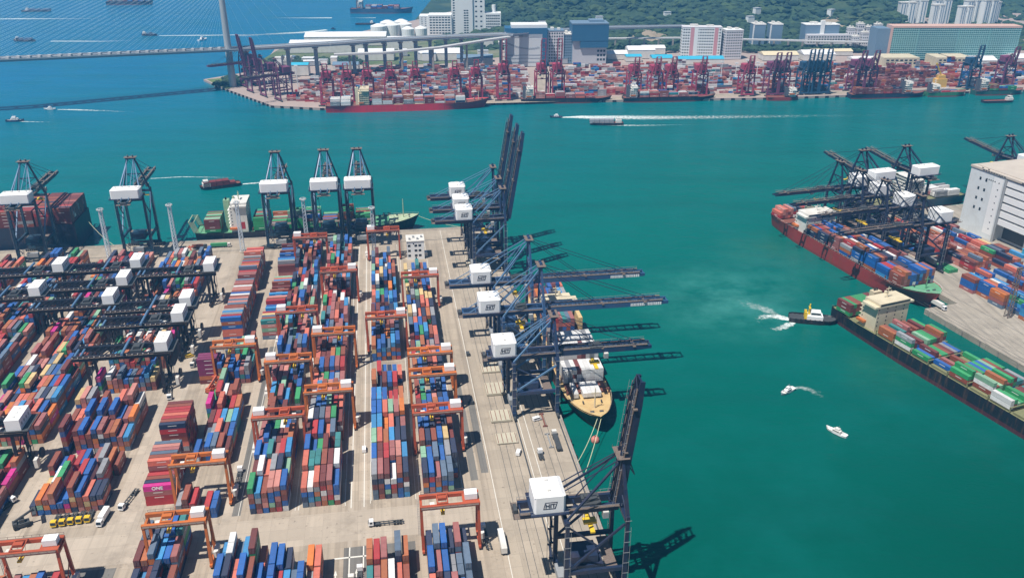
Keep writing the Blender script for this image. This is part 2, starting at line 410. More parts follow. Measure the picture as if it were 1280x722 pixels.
# tree crowns carpeting the slopes: too many to count, one object
fm = MB()
ico = [(0, 0, 1), (.894, 0, .447), (.276, .851, .447), (-.724, .526, .447), (-.724, -.526, .447), (.276, -.851, .447), (.724, .526, -.35), (-.276, .851, -.35), (-.894, 0, -.35), (-.276, -.851, -.35), (.724, -.526, -.35)]
icf = [(0, 1, 2), (0, 2, 3), (0, 3, 4), (0, 4, 5), (0, 5, 1), (1, 6, 2), (2, 7, 3), (3, 8, 4), (4, 9, 5), (5, 10, 1), (6, 7, 2), (7, 8, 3), (8, 9, 4), (9, 10, 5), (10, 6, 1)]
def crown(mb, x, y, z, r, h):
    k = len(mb.v); t = random.random()*6.28; c, s_ = math.cos(t), math.sin(t)
    for p in ico:
        j = random.uniform(.75, 1.2); mb.v.append((x+(p[0]*c-p[1]*s_)*r*j, y+(p[0]*s_+p[1]*c)*r*j, z+p[2]*h*j))
    for f in icf: mb.f.append(tuple(k+i for i in f)); mb.m.append(0)
CLEAR = [(290, 1500, 420, 1560), (425, 1560, 505, 1660), (515, 1550, 720, 1640), (600, 1450, 900, 1560)]
cnt = 0
from mathutils import noise as MN
while cnt < 13000:
    y = 1600+random.random()**1.5*1100; x = random.uniform(-140, 1.0*y-600)
    if any(a <= x <= c and b <= y <= d_ for a, b, c, d_ in CLEAR): continue
    z = hz(x, y)
    if z < 3 and random.random() < .5: continue
    if MN.noise(Vector((x*.012, y*.012, 0))) > .42: continue
    r = random.choice((3, 4, 5, 6, 8, 10))*random.uniform(.8, 1.2); crown(fm, x, y, z+r*.15, r*1.25, r*random.uniform(.5, .8)); cnt += 1
fm.m = [random.choice((0, 0, 1, 2)) if i % 15 == 0 else -1 for i in range(len(fm.f))]
for i in range(len(fm.m)):
    if fm.m[i] < 0: fm.m[i] = fm.m[i-1]
tag(fm.build('forest', [FOREST, mat('light broadleaf canopy', (.045, .08, .03), .9, var=.35, scale=.02), mat('dark evergreen canopy', (.012, .035, .02), .9, var=.3, scale=.02)]), kind='stuff')
# bare patches on the hill
for (x, y, rx, ry, n) in ((640, 1800, 36, 50, 9), (270, 1700, 40, 60, 12)):
    m = MB(); pts = []
    for i in range(n*3):
        t = 6.283*i/(n*3); r = random.uniform(.75, 1.1); pts.append((x+rx*r*math.cos(t), y+ry*r*math.sin(t)))
    k = len(m.v); m.v.append((x, y, hz(x, y)+9)); m.m = []
    for p in pts: m.v.append((p[0], p[1], hz(*p)+1.8))
    for i in range(len(pts)): m.f.append((0, 1+i, 1+(i+1) % len(pts))); m.m.append(0)
    struct(m, 'bare_slope', SOIL)

# ================================================================= CONTAINERS
PAL = {'maroon': (.17, .03, .03), 'brown': (.29, .07, .04), 'rust orange': (.46, .14, .05), 'faded red': (.39, .13, .125), 'red': (.46, .028, .035),
       'blue': (.010, .12, .44), 'light blue': (.04, .28, .6), 'navy': (.012, .028, .085), 'teal': (.03, .24, .25), 'green': (.03, .33, .12),
       'pale green': (.27, .5, .34), 'grey': (.32, .33, .36), 'white': (.82, .82, .82), 'orange': (.72, .2, .03), 'cream': (.72, .52, .24),
       'magenta': (.62, .015, .26), 'coral': (.68, .17, .11), 'salmon': (.6, .24, .2), 'plum': (.2, .02, .10), 'slate': (.11, .17, .26)}
MIXES = {'yard': 'coral:8 salmon:1 maroon:14 brown:14 rust orange:6 faded red:8 red:8 blue:24 light blue:7 navy:8 teal:4 green:4 pale green:3 grey:4 white:4 orange:3 cream:2 magenta:1 slate:6',
         'blue': 'coral:9 salmon:2 maroon:8 brown:8 rust orange:5 faded red:8 red:6 blue:30 light blue:9 navy:14 teal:3 green:3 pale green:2 grey:4 white:5 orange:3 cream:2 slate:9',
         'rose': 'coral:8 salmon:5 maroon:16 brown:12 rust orange:4 faded red:18 red:9 blue:19 light blue:6 navy:6 teal:2 green:3 pale green:3 grey:4 white:4 slate:4 light blue:2',
         'reds': 'coral:14 salmon:8 maroon:8 brown:20 rust orange:14 faded red:22 red:18 white:4 navy:4 grey:4 slate:4 teal:2',
         'left': 'coral:8 salmon:4 maroon:12 brown:14 rust orange:12 faded red:8 red:7 blue:14 light blue:3 navy:10 teal:3 green:5 pale green:3 grey:3 white:3 orange:5 cream:2 magenta:3 slate:4',
         'ever': 'maroon:22 brown:18 green:42 pale green:8 rust orange:5 blue:6 teal:5 grey:4 white:2 faded red:6',
         'along': 'coral:18 brown:16 rust orange:12 red:10 salmon:8 faded red:8 blue:8 slate:5 white:4 grey:5 light blue:3 pale green:3', 'klin': 'maroon:50 brown:18 red:8 faded red:8 rust orange:3 navy:6 grey:3 white:2',
         'cmau': 'blue:26 navy:22 brown:10 rust orange:10 faded red:8 red:5 white:9 light blue:6 grey:5 maroon:8',
         'pale': 'white:80 grey:12 faded red:5 maroon:3',
         'far': 'salmon:24 coral:8 maroon:8 brown:3 faded red:28 red:9 rust orange:3 grey:18 white:30 navy:3 blue:6 light blue:4 slate:3 teal:1'}
MIXES = {k: [(p.rsplit(':', 1)[0], int(p.rsplit(':', 1)[1])) for p in __import__('re').findall(r'[a-z ]+:\d+', v)] for k, v in MIXES.items()}
MIXES = {k: ([n.strip() for n, _ in v], [x for _, x in v]) for k, v in MIXES.items()}
def pick(mix): n, x = MIXES[mix]; return random.choices(n, x)[0]
CB = []                                       # every container: x, y, z, heading, length, height, colour, random, meta
def addc(x, y, z, h, L, H, col, meta=None): CB.append((x, y, z, h, L, H, col, random.random(), meta))
CF, CP = math.cos(R(24.5)), math.sin(R(24.5))
def proj(p):
    zz = p[2]-254; dep = p[1]*CF-zz*CP; return 640+1071*p[0]/dep, 361-1071*(p[1]*CP+zz*CF)/dep, dep
def ordn(n):
    o = ['first', 'second', 'third', 'fourth', 'fifth', 'sixth', 'seventh', 'eighth', 'ninth', 'tenth', 'eleventh', 'twelfth', 'thirteenth', 'fourteenth', 'fifteenth', 'sixteenth', 'seventeenth', 'eighteenth', 'nineteenth']
    return o[n] if n < 19 else ['twentieth', 'twenty first', 'twenty second', 'twenty third', 'twenty fourth', 'twenty fifth', 'twenty sixth', 'twenty seventh', 'twenty eighth', 'twenty ninth'][min(9, n-19)]
PW = 2.85
def block(desc, b0, nrows, segs, mix, hmax=5):
    """containers lying along a; segs: (a0, a1, mean height, spread, share of empty slots)"""
    G = {}; bay = 0
    for (a0, a1, hm_, sp, empty) in segs:
        n = int((a1-a0)/12.9)
        for k in range(n):
            base = hm_+random.uniform(-sp, sp)*.6
            for r in range(nrows):
                if random.random() < empty: h = 0
                else: h = max(0, min(hmax, int(round(base+random.uniform(-1, 1)*sp*.8))))
                short = random.random() < .2
                tiers = []
                for t in range(h):
                    tiers.append((pick(mix), 2.9 if random.random() < .6 else 2.6))
                G[(r, bay)] = (a0+k*12.9, tiers, short)
            bay += 1
    for (r, by), (a0, tiers, short) in G.items():
        front = G.get((r, by-1)); b = b0+r*PW+PW/2
        adj = G.get((r+(1 if b < 0 else -1), by))
        fh = sum(t[1] for t in front[1]) if front and abs(a0-front[0]) < 14 else 0
        sh = sum(t[1] for t in adj[1]) if adj else 0
        z = GZ+.01; tot = sum(t[1] for t in tiers)
        dj = random.uniform(-.15, .15)
        for i, (c, H) in enumerate(tiers):
            top = i == len(tiers)-1
            below = z-GZ
            ef = max(0, min(1, (below+H-fh)/H)); es = max(0, min(1, (below+H-sh)/H))*min(1, abs(b)/200+.05)
            for half in ((0, 1) if short else (None,)):
                L = 6.06 if half is not None else 12.19
                ac = a0+.2+(L/2 if half is None else L/2+half*6.25)+dj
                p = yd(ac, b, z); pr = proj((p.x, p.y, z+H))
                sc = 1071/pr[2]
                efh = ef if half in (None, 0) else max(0, min(1, 0))
                vis = sc*sc*((2.44*L*.62 if top else 0)+2.44*H*.75*efh+L*H*.75*es)
                if not (-5 < pr[0] < 1285 and 0 < pr[1] < 728): vis = 0
                addc(p.x, p.y, z, AY+R(90), L, H, c, dict(vis=vis, row=r, nrows=nrows, bay=by, tier=i, n=len(tiers), desc=desc, half=half, o='a'))
            z += H+.015
def column(desc, b0, spec, mix):
    """containers lying across (along b) in one column; spec: (a0, a1, height, spread) or explicit"""
    st = []
    for (a0, a1, hm_, sp) in spec:
        n = int((a1-a0)/2.75)
        for k in range(n): st.append([a0+k*2.75, [pick(mix) for _ in range(max(1, int(round(hm_+random.uniform(-sp, sp)))))]])
    for i, (a, tiers) in enumerate(st):
        fh = len(st[i-1][1]) if i and a-st[i-1][0] < 4 else 0
        z = GZ+.01
        for t, c in enumerate(tiers):
            top = t == len(tiers)-1
            p = yd(a+1.3, b0+6.1+random.uniform(-.15, .15), z); pr = proj(p); sc = 1071/pr[2]
            vis = sc*sc*((12.2*2.44*.62 if top else 0)+(12.2*2.6*.75 if t >= fh else 0)+2.44*2.6*.3)
            if not (-5 < pr[0] < 1285 and 0 < pr[1] < 728): vis = 0
            addc(p.x, p.y, z, AY, 12.19, 2.6, c, dict(vis=vis, row=0, nrows=1, bay=i, tier=t, n=len(tiers), desc=desc, half=None, o='b'))
            z += 2.615
    return st
block('block beside the central road', -15.8, 6, [(322, 412, 5, 1, .02), (412, 450, 3, 1.2, .12), (452, 530, 4, 1.6, .06), (532, 622, 3.4, 1.4, .15)], 'blue')
block('block nearest the quay', 7.2, 6, [(320, 420, 4.6, 1, .04), (422, 560, 4.2, 1.2, .06), (562, 590, 2, 1, .5)], 'blue')
block('block left of the central road', -47.2, 6, [(321, 450, 4.4, .9, .04), (452, 640, 4.2, 1.4, .08)], 'rose')
block('block between two truck lanes', -70, 6, [(320, 372, 4.2, 1, .03), (372, 440, 3.6, 1.3, .15), (442, 636, 3.6, 1.5, .14)], 'rose')
block('block of scattered stacks under orange gantries', -101, 6, [(320, 345, 3.4, 1.6, .25), (360, 478, 3.2, 1.7, .2)], 'yard')
block('front block left of arrows', -75, 6, [(212, 292, 5, 1.6, .08)], 'blue', 6)
block('front block beside loose truck', -55.5, 7, [(206, 288, 4.6, 1.4, .06)], 'blue')
block('front block beside road arrows', -18, 6, [(206, 284, 4, 1.2, .08)], 'reds')
block('front block under the red gantry', 6.2, 6, [(208, 292, 3.6, 1.5, .08)], 'blue')
block('front block under the orange gantry', -109.5, 6, [(206, 312, 4, 1.3, .1)], 'blue')
block('corner block under the rusty gantry', -167, 11, [(206, 285, 3, 1.2, .1)], 'rose')
block('wide block behind the yellow trucks', -166, 11, [(333, 372, 3.3, 2.2, .16), (379, 425, 4.6, 1.8, .05), (437, 460, 3.5, 1, .1), (462, 640, 3, 1.2, .12)], 'left', 6)
block('wide block left of the truck lane', -211, 11, [(296, 386, 3.6, 1.2, .08), (392, 470, 4, 1.2, .06), (472, 640, 3.2, 1.2, .12)], 'left')
block('far left wide block', -256, 11, [(390, 640, 3.4, 1.3, .1)], 'left')
block('outermost left wide block', -301, 11, [(480, 640, 3.4, 1.3, .1)], 'left')
column('tall sideways column beside the orange gantry', -117, [(333, 344, 4, .4), (345, 362, 6, .4), (371, 394, 7, .49)], 'reds')
column('short sideways column under plum boxes', -112, [(440, 449, 6, .4)], 'klin')
column('long sideways column facing the truck lane', -107, [(492, 512, 6, .4), (512, 560, 5, .6), (565, 618, 5, .9)], 'along')
column('middle sideways column', -83, [(490, 505, 5, .5), (508, 545, 4, 1), (552, 575, 3, .6), (590, 630, 3, 1)], 'yard')
block('slim row beside the middle column', -69.8, 1, [(500, 600, 2.4, 1, .25)], 'yard')
# special: the magenta one with its white mark on top of the front sideways column
ONE = [i for i, c in enumerate(CB) if c[8] and c[8]['desc'].startswith('tall sideways') and c[8]['bay'] == 0 and c[8]['tier'] == c[8]['n']-1][0]
for i, c in enumerate(CB):
    if c[8] and c[8]['desc'].startswith('tall sideways') and 13 <= c[8]['bay'] <= 16: CB[i] = c[:6]+(('red', 'coral', 'red', 'brown', 'red', 'red', 'coral')[c[8]['tier'] % 7] if c[8]['bay'] == 13 else c[6], .9)+c[8:]
c = CB[ONE]; CB[ONE] = c[:6]+('magenta', .1)+c[8:]; CB[ONE][8]['vis'] = 1e9
for i, c in enumerate(CB):
    if c[8] and c[8]['desc'].startswith('short sideways') and c[8]['tier'] >= c[8]['n']-4: CB[i] = c[:6]+('plum', .7)+c[8:]

def cont_geo(V, F, UV, CO, c, org=None, detail=False):
    x, y, z, h, L, H, colname, rnd, meta = c
    col = PAL[colname]
    j = .86+.28*((rnd*7.13) % 1); col = (col[0]*j, col[1]*j, col[2]*j, rnd)
    ch, sh = math.cos(h), math.sin(h)
    def T(px, py, pz): return (x+px*ch-py*sh, y+px*sh+py*ch, z+pz)
    def face(pts, uv):
        k = len(V); V.extend(T(*p) for p in pts); F.append((k, k+1, k+2, k+3)); UV.extend(uv); CO.extend([col]*4)
    a, b = L/2, 1.22
    i = .045 if detail else 0
    s = L/12.19
    face([(-a, -b+i, 0), (a, -b+i, 0), (a, -b+i, H), (-a, -b+i, H)], [(0, 0), (s, 0), (s, 1), (0, 1)])
    face([(a, b-i, 0), (-a, b-i, 0), (-a, b-i, H), (a, b-i, H)], [(0, 0), (s, 0), (s, 1), (0, 1)])
    face([(a-i, -b, 0), (a-i, b, 0), (a-i, b, H), (a-i, -b, H)], [(2, 0), (3, 0), (3, 1), (2, 1)])
    face([(-a+i, b, 0), (-a+i, -b, 0), (-a+i, -b, H), (-a+i, b, H)], [(2, 0), (3, 0), (3, 1), (2, 1)])
    face([(-a, -b, H-i), (a, -b, H-i), (a, b, H-i), (-a, b, H-i)], [(4, 0), (4+s, 0), (4+s, 1), (4, 1)])
    if detail:                                  # corner posts and rails standing proud of the panels
        def bar(x0, x1, y0, y1, z0, z1):
            P = [(x0, y0, z0), (x1, y0, z0), (x1, y1, z0), (x0, y1, z0), (x0, y0, z1), (x1, y0, z1), (x1, y1, z1), (x0, y1, z1)]
            for f in ((4, 5, 6, 7), (0, 1, 5, 4), (1, 2, 6, 5), (2, 3, 7, 6), (3, 0, 4, 7)):
                face([P[q] for q in f], [(2.06, .5)]*4)
        w_ = .14
        for sx in (-a, a-w_):
            for sy in (-b, b-w_): bar(sx, sx+w_, sy, sy+w_, 0, H)
            bar(sx, sx+w_, -b+w_, b-w_, H-w_, H-.002); bar(sx, sx+w_, -b+w_, b-w_, 0, w_)
        for sy in (-b, b-w_): bar(-a+w_, a-w_, sy, sy+w_, H-w_, H-.002); bar(-a+w_, a-w_, sy, sy+w_, 0, w_)
def cont_mesh(name, lst, detail=False):
    V, F, UV, CO = [], [], [], []
    for c in lst: cont_geo(V, F, UV, CO, c, None, detail)
    me = bpy.data.meshes.new(name); me.from_pydata(V, [], F); me.materials.append(CONT)
    l = me.uv_layers.new(name='UVMap'); l.data.foreach_set('uv', [q for p in UV for q in p])
    at = me.color_attributes.new('Col', 'FLOAT_COLOR', 'CORNER'); at.data.foreach_set('color', [q for p in CO for q in p])
    me.update(); return me
def door_mesh(H):
    m = MB()
    for sy in (-1, 1):
        m.box(-.05, 0, min(sy*.05, sy*1.05), max(sy*.05, sy*1.05), .18, H-.18, 0)
        for r in (.35, .8): m.box(-.11, -.05, sy*r-.035, sy*r+.035, .12, H-.12, 1)
    return m
def place_containers():
    order = sorted((i for i, c in enumerate(CB) if c[8]), key=lambda i: -CB[i][8]['vis'])[:300]
    sel = set(order); cache = {}; doors = {}; seen = {}
    for i in order:
        x, y, z, h, L, H, col, rnd, m = CB[i]
        if i == ONE: lab = 'magenta container with white letters topping the front sideways column'
        else:
            if m['tier'] == m['n']-1: t = 'topmost'
            elif m['tier'] == 0: t = 'bottom'
            else: t = ordn(m['n']-1-m['tier'])+' from top'
            if m['n'] == 1: t = 'single'
            hf = ' short' if m['half'] is not None else ''
            back = '' if m['half'] is None else (' near end' if m['half'] == 0 else ' far end')
            if m['o'] == 'b': lab = f"{col} container {t}, {ordn(m['bay'])} stack back, {m['desc']}"
            else: lab = f"{t}{hf} {col} container, {ordn(m['row'])} row, {ordn(m['bay'])} bay{back}, {m['desc']}"
            
            for a_, b_ in ((' the ', ' '), (' container,', ','), (' front block', ' front stack'), (' bay ', ' bay, '), (' of scattered stacks', '')):
                if len(lab.split()) > 16: lab = lab.replace(a_, b_)
        key = (col, L, H, int(rnd*6))
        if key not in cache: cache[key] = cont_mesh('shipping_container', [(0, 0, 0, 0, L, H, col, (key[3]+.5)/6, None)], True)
        o = bpy.data.objects.new('shipping_container', cache[key]); COL.objects.link(o)
        o.location = (x, y, z); o.rotation_euler = (0, 0, h)
        tag(o, lab, 'container', 'containers stacked in the terminal blocks')
        if m['o'] == 'a':
            if H not in doors: doors[H] = None
            k = (col, H)
            if k not in doors:
                pm = mat('container door '+col, tuple(v*.8 for v in PAL[col]), .55, dirt=rust, damt=.3, var=.2)
                doors[k] = door_mesh(H).mesh('door', [pm, GREY])
            dd = bpy.data.objects.new('door', doors[k]); COL.objects.link(dd); dd.parent = o; dd.location = (-L/2, 0, 0)
        if i == ONE: lettering('ONE', 2.3, WHITE, o, (0, -1.27, 1.3), (R(90), 0, 0))
    rest = [c for i, c in enumerate(CB) if i not in sel]
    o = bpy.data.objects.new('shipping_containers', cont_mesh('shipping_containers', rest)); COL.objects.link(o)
    tag(o, kind='stuff')

# ================================================================= CRANES
def leg_lattice(m, x, y0, y1, z0, z1, w):
    pass
CR_CACHE = {}
def make_sts(label, loc, rz, group, gz=44, az=70, hy=9, lb=66, tilt=0, lback=44, pm=None, hm_=None, wide=False, sign=True, strip=False, light=None, simple=False, trolley=-10, house_x=-30, G=23, hx=3.2, bt=1., gw=3.0, fore=None, house_mat=None, name='ship_to_shore_crane'):
    """quay crane: x towards the water from the sea-side rail, y along the quay"""
    pm = pm or NAVY; light = light or STEEL; house_mat = house_mat or WHITE
    key = (gz, az, hy, lb, tilt, lback, pm.name, wide, sign, simple, trolley, house_x, G, house_mat.name, strip, hx, light.name, bt, gw)
    if key in CR_CACHE: return copy_tree(CR_CACHE[key], loc, rz, label)
    t = thing(name, label, 'quay crane', loc, rz, group); CR_CACHE[key] = t
    for sx in (0, -G):
        for sy in (-1, 1):
            m = MB(); m.beam((sx, sy*hy, 3), (sx, sy*hy, gz+1.5), 1.9, 1.7, 1.5, 1.3); l = part(m, 'leg', pm, t)
            if not simple:
                m = MB()
                for k in range(7): m.box(sx-1.25, sx+1.25, sy*hy+sy*1.15-.03, sy*hy+sy*1.15+.03, 8+k*5, 8.25+k*5)
                m.beam((sx+1.2, sy*(hy+1.1), 6), (sx+1.2, sy*(hy+1.1), gz-3), .12); m.beam((sx-1.2, sy*(hy+1.1), 6), (sx-1.2, sy*(hy+1.1), gz-3), .12)
                part(m, 'ladder', GREY, l)
        m = MB(); m.box(sx-.9, sx+.9, -hy-1.5, hy+1.5, 2.2, 4.0); part(m, 'sill_beam', pm, t)
        m = MB(); m.box(sx-.8, sx+.8, -hy+.8, hy-.8, gz-1.8, gz-.2); part(m, 'cross_beam', pm, t)
        for sy in (-1, 1):
            m = MB(); m.box(sx-.6, sx+.6, sy*hy-4.2, sy*hy+4.2, 1.1, 2.15)
            for k in range(6): m.wheel((sx, sy*hy-3.6+k*1.44, .55), .52, .5, 1, (1, 0, 0))
            part(m, 'bogie', [DGREY, BLACK], t)
    for sy in (-1, 1):
        m = MB(); m.beam((-G+.8, sy*hy, 15), (-.8, sy*hy, 15), 1.3, 1.7); part(m, 'portal_beam', pm, t)
        m = MB(); m.beam((-G+.6, sy*hy, 16), (-1, sy*hy, gz-2), .8); part(m, 'brace', light if not simple else pm, t)
        m = MB(); m.beam((-G+.6, sy*(hy-.2), gz-1.5), (-G*.5, sy*(hy-.2), (gz+15)/2+.5), .6); part(m, 'brace', pm, t)
        # girder with walkway
        m = MB(); m.box(-lback, hx-.2, sy*gw-.65, sy*gw+.65, gz-.7, gz+2.3)
        g = part(m, 'girder', pm, t)
        m = MB(); m.box(-lback, hx-.2, sy*(gw+.7) if sy > 0 else sy*(gw+1.8), sy*(gw+1.8) if sy > 0 else sy*(gw+.7), gz+1.9, gz+2.0, 0)
        for k in range(int((lback+3)/3)):
            m.box(-lback+k*3, -lback+k*3+.12, sy*(gw+1.75)-.06, sy*(gw+1.75)+.06, gz+2, gz+3.1, 1)
        m.box(-lback, hx-.2, sy*(gw+1.75)-.05, sy*(gw+1.75)+.05, gz+3.05, gz+3.15, 1); part(m, 'walkway', [GRATE, GREY], g)
    m = MB()
    for k in range(int(lback/7)+1): m.box(-lback+.3+k*7, -lback+.9+k*7, -gw+.65, gw-.65, gz+.4, gz+1.6)
    part(m, 'girder_ties', pm, t)
    # boom
    ct, st = math.cos(R(tilt)), math.sin(R(tilt)); hz_ = gz+.9
    def B(s, y, up=0.): return (hx+s*ct-up*st, y, hz_+s*st+up*ct)
    m = MB()
    for sy in (-1, 1):
        m.beam(B(0, sy*gw), B(lb*.82, sy*gw), 1.1*bt, 2.8*bt, 1.0*bt, 2.6*bt); m.beam(B(lb*.82, sy*gw), B(lb, sy*(gw-.4)), 1.0*bt, 2.6*bt, .9*bt, 1.8*bt)
    n = int(lb/5.5)
    for k in range(n+1):
        s = .4+k*(lb-.8)/n; m.beam(B(s, -gw+.5, .2), B(s, gw-.5, .2), .6, .7)
        if not simple and k < n: m.beam(B(s, -gw+.5, .9), B(s+(lb-.8)/n, gw-.5, .9), .25)
    b = part(m, 'boom', pm, t)
    m = MB()
    for sy in (-1, 1):
        for k in range(int(lb/4)):
            m.beam(B(k*4+.5, sy*(gw+.55), 1.7), B(k*4+.5, sy*(gw+.55), 2.8), .1, m=1)
        m.beam(B(.5, sy*(gw+.55), 2.8), B(lb*.95, sy*(gw+.55), 2.8), .11, m=1)
        if not simple:
            if bt == 1: m.beam(B(2, sy*1.6, 2.6), B(lb*.9, sy*1.6, 2.6), .4, m=2)
            for k in range(int(lb/6) if bt == 1 else 0): m.beam(B(k*6+2, sy*1.6, 2.5), B(k*6+2, sy*gw, .9), .3, m=2); m.beam(B(k*6+2, sy*1.6, 2.5), B(k*6+5, sy*gw, .9), .25, m=2)
        m.beam(B(.5, sy*(gw-.1), 1.72), B(lb*.95, sy*(gw-.1), 1.72), 1.3, .1, m=0)
    m.beam(B(lb*.8, -gw-1.5, 1.3), B(lb*.8, gw+1.5, 1.3), 1.6, .5, m=0); m.beam(B(lb*.45, -gw-1, 1.3), B(lb*.45, gw+1, 1.3), 1.2, .4, m=0)
    part(m, 'boom_walkway', [GRATE, GREY, pm], b)
    if strip:
        m = MB(); random.seed(4); s = lb*.68
        while s < lb*.94:
            e = s+random.uniform(.5, 1.1); m.beam(B(s, -gw-.66, -.1), B(e, -gw-.66, -.1), .08, 1.7); s = e+.25
        part(m, 'painted_lettering', WHITE, b)
    # A-frame
    for sy in (-1, 1):
        m = MB(); m.beam((0, sy*(hy-.5), gz+1), (-1, sy*2.6, az), 1.3, 1.3, 1., 1.); part(m, 'tower_leg', pm, t)
        m = MB(); m.beam((-G, sy*(hy-1.5), gz+1), (-1.5, sy*2.2, az-1), .75); part(m, 'back_leg', light if not simple else pm, t)
        m = MB(); m.cyl((-1.5, sy*2.4, az), (-lback+4, sy*gw, gz+2.4), .24, n=6); m.cyl((-1.5, sy*2.6, az), (-G*.75, sy*gw, gz+2.4), .24, n=6)
        part(m, 'backstay', light if not simple else pm, t)
        m = MB()
        if tilt < 45:
            for f in (.42, .86): m.cyl((-.5, sy*2.6, az), B(lb*f, sy*gw, 1.1), .16, n=6)
        else:
            p, q = Vector((-.5, sy*2.6, az)), Vector(B(lb*.45, sy*gw, 1.1)); k = (p+q)/2+Vector((4, 0, -9))
            m.cyl(p, k, .22, n=6); m.cyl(k, q, .22, n=6)
        part(m, 'forestay', fore or NAVYD, t)
    m = MB(); m.box(-2.2, .2, -3.6, 3.6, az-.6, az+.7); m.box(-3.4, 1.4, -4.4, 4.4, az+.7, az+.85, 1)
    for x in (-3.3, 1.3):
        for y in (-4.3, 0, 4.3): m.box(x-.06, x+.06, y-.06, y+.06, az+.85, az+1.9, 1)
    for y in (-1.8, 1.8): m.cyl((-1, y-.3, az+1.6), (-1, y+.3, az+1.6), .9, n=10)
    part(m, 'tower_head', [pm, GRATE], t)
    m = MB(); zt = gz+(az-gz)*.5; m.beam((-.5, -hy*.68, zt), (-.5, hy*.68, zt), .7); m.beam((-.6, -hy*.8, gz+3), (-.6, hy*.5, zt), .4); m.beam((-.6, hy*.8, gz+3), (-.6, -hy*.5, zt), .4)
    part(m, 'tower_brace', pm, t)
    # machinery house
    m = MB(); hz0 = gz+2.9
    x0, x1, y0, y1 = (house_x-5, house_x+5, -10.2, 10.2) if wide else (house_x-6, house_x+6, -6.2, 6.2)
    hh = 7.2 if wide else 8.2
    c = .8
    k = len(m.v)
    m.prism([(x0, y0+c), (x0+c, y0), (x1-c, y0), (x1, y0+c), (x1, y1-c), (x1-c, y1), (x0+c, y1), (x0, y1-c)], hz0, hz0+hh-.8)
    m.hexa([(x0+.1, y0+.1, hz0+hh-.8), (x1-.1, y0+.1, hz0+hh-.8), (x1-.1, y1-.1, hz0+hh-.8), (x0+.1, y1-.1, hz0+hh-.8),
            (x0+1.6, y0+1.2, hz0+hh), (x1-1.6, y0+1.2, hz0+hh), (x1-1.6, y1-1.2, hz0+hh), (x0+1.6, y1-1.2, hz0+hh)])
    h = part(m, 'machinery_house', house_mat, t)
    m = MB(); m.box(x0-1.2, x1+1.2, y0-1.2, y1+1.2, hz0-.5, hz0-.02, 0)
    for sy in (y0-1.15, y1+1.15):
        m.box(x0-1.2, x1+1.2, sy-.05, sy+.05, hz0+1, hz0+1.1, 1)
    part(m, 'house_platform', [NAVYD, GREY], h)
    if not simple:
        for k in range(4 if wide else 2):
            yy = y0+3+k*(y1-y0-6)/(3 if wide else 1); m = MB(); m.box(house_x-.6, house_x+.6, yy-.6, yy+.6, hz0+hh+.01, hz0+hh+.7); part(m, 'roof_vent', OFFW, h)
        m = MB(); m.box(-G+2.5, -7, -5.5, 5.5, 12.2, 13.2); m.box(-G+3.5, -9, -4.5, 4.5, 13.2, 16.8); part(m, 'portal_cabin', pm, t)
        m = MB(); m.box(-6.5, -2, -hy+1, hy-1, 13.6, 13.8); part(m, 'lashing_platform', GRATE, t)
        m = MB(); m.box(-lback-2.5, -lback, -5, 5, gz+.4, gz+.6, 0); m.box(-lback-2.5, -lback-2.4, -5, 5, gz+1.5, gz+1.6, 1); m.box(-lback-2, -lback-.6, -2, 2, gz+.6, gz+2.4, 1)
        for k in range(6): m.box(-lback-2.5, -lback-2.4, -5+k*2-.05, -5+k*2+.05, gz+.6, gz+1.6, 1)
        part(m, 'rear_platform', [GRATE, DGREY], t)
    if sign:
        sg = MB(); w_, q = 2.6, .5
        sg.hexa([(house_x-w_, y0-.06, hz0+1.9), (house_x+w_-.5, y0-.06, hz0+1.9), (house_x+w_-.5, y0-.02, hz0+1.9), (house_x-w_, y0-.02, hz0+1.9),
                 (house_x-w_+.7, y0-.06, hz0+5.1), (house_x+w_+.3, y0-.06, hz0+5.1), (house_x+w_+.3, y0-.02, hz0+5.1), (house_x-w_+.7, y0-.02, hz0+5.1)], 0)
        s_ = part(sg, 'sign', NAVYD, h)
        sg = MB(); sg.hexa([(house_x-w_+.45, y0-.1, hz0+2.3), (house_x+w_-.8, y0-.1, hz0+2.3), (house_x+w_-.8, y0-.07, hz0+2.3), (house_x-w_+.45, y0-.07, hz0+2.3),
                 (house_x-w_+.95, y0-.1, hz0+4.7), (house_x+w_-.15, y0-.1, hz0+4.7), (house_x+w_-.15, y0-.07, hz0+4.7), (house_x-w_+.95, y0-.07, hz0+4.7)], 0)
        part(sg, 'sign_field', WHITE, h)
        lettering('HIT', 2.5, NAVYD, h, (house_x+.1, y0-.16, hz0+3.45), (R(90), 0, 0))
    # trolley, cab, spreader
    m = MB(); m.box(trolley-3.5, trolley+3.5, -gw-.4, gw+.4, gz+2.32, gz+3.1); m.box(trolley-2.4, trolley+2.4, -1.8, 1.8, gz+3.1, gz+4)
    for sx in (-2.4, 2.4):
        for sy in (-1.6, 1.6): m.beam((trolley+sx, sy, gz+2.4), (trolley+sx, sy, gz-8), .12)
    tr = part(m, 'trolley', DGREY, t)
    m = MB(); m.box(trolley-1.1, trolley+1.1, -6.1, 6.1, gz-8.6, gz-8) if simple else m.box(trolley-.9, trolley+.9, -6.1, 6.1, gz-8.7, gz-8.0)
    m.box(trolley-2.6, trolley+2.6, -1.7, 1.7, gz-8, gz-7.2); part(m, 'spreader', YEL if not simple else pm, tr)
    m = MB(); m.box(trolley+4, trolley+6.2, -4.9, -2.6, gz-3.2, gz-.6, 0); m.box(trolley+6.2, trolley+6.26, -4.8, -2.7, gz-2.8, gz-1.2, 1); m.box(trolley+4, trolley+6.2, -4.9, -2.6, gz-.6, gz-.2, 2)
    part(m, 'operator_cab', [GREY, GLASS, OFFW], tr)
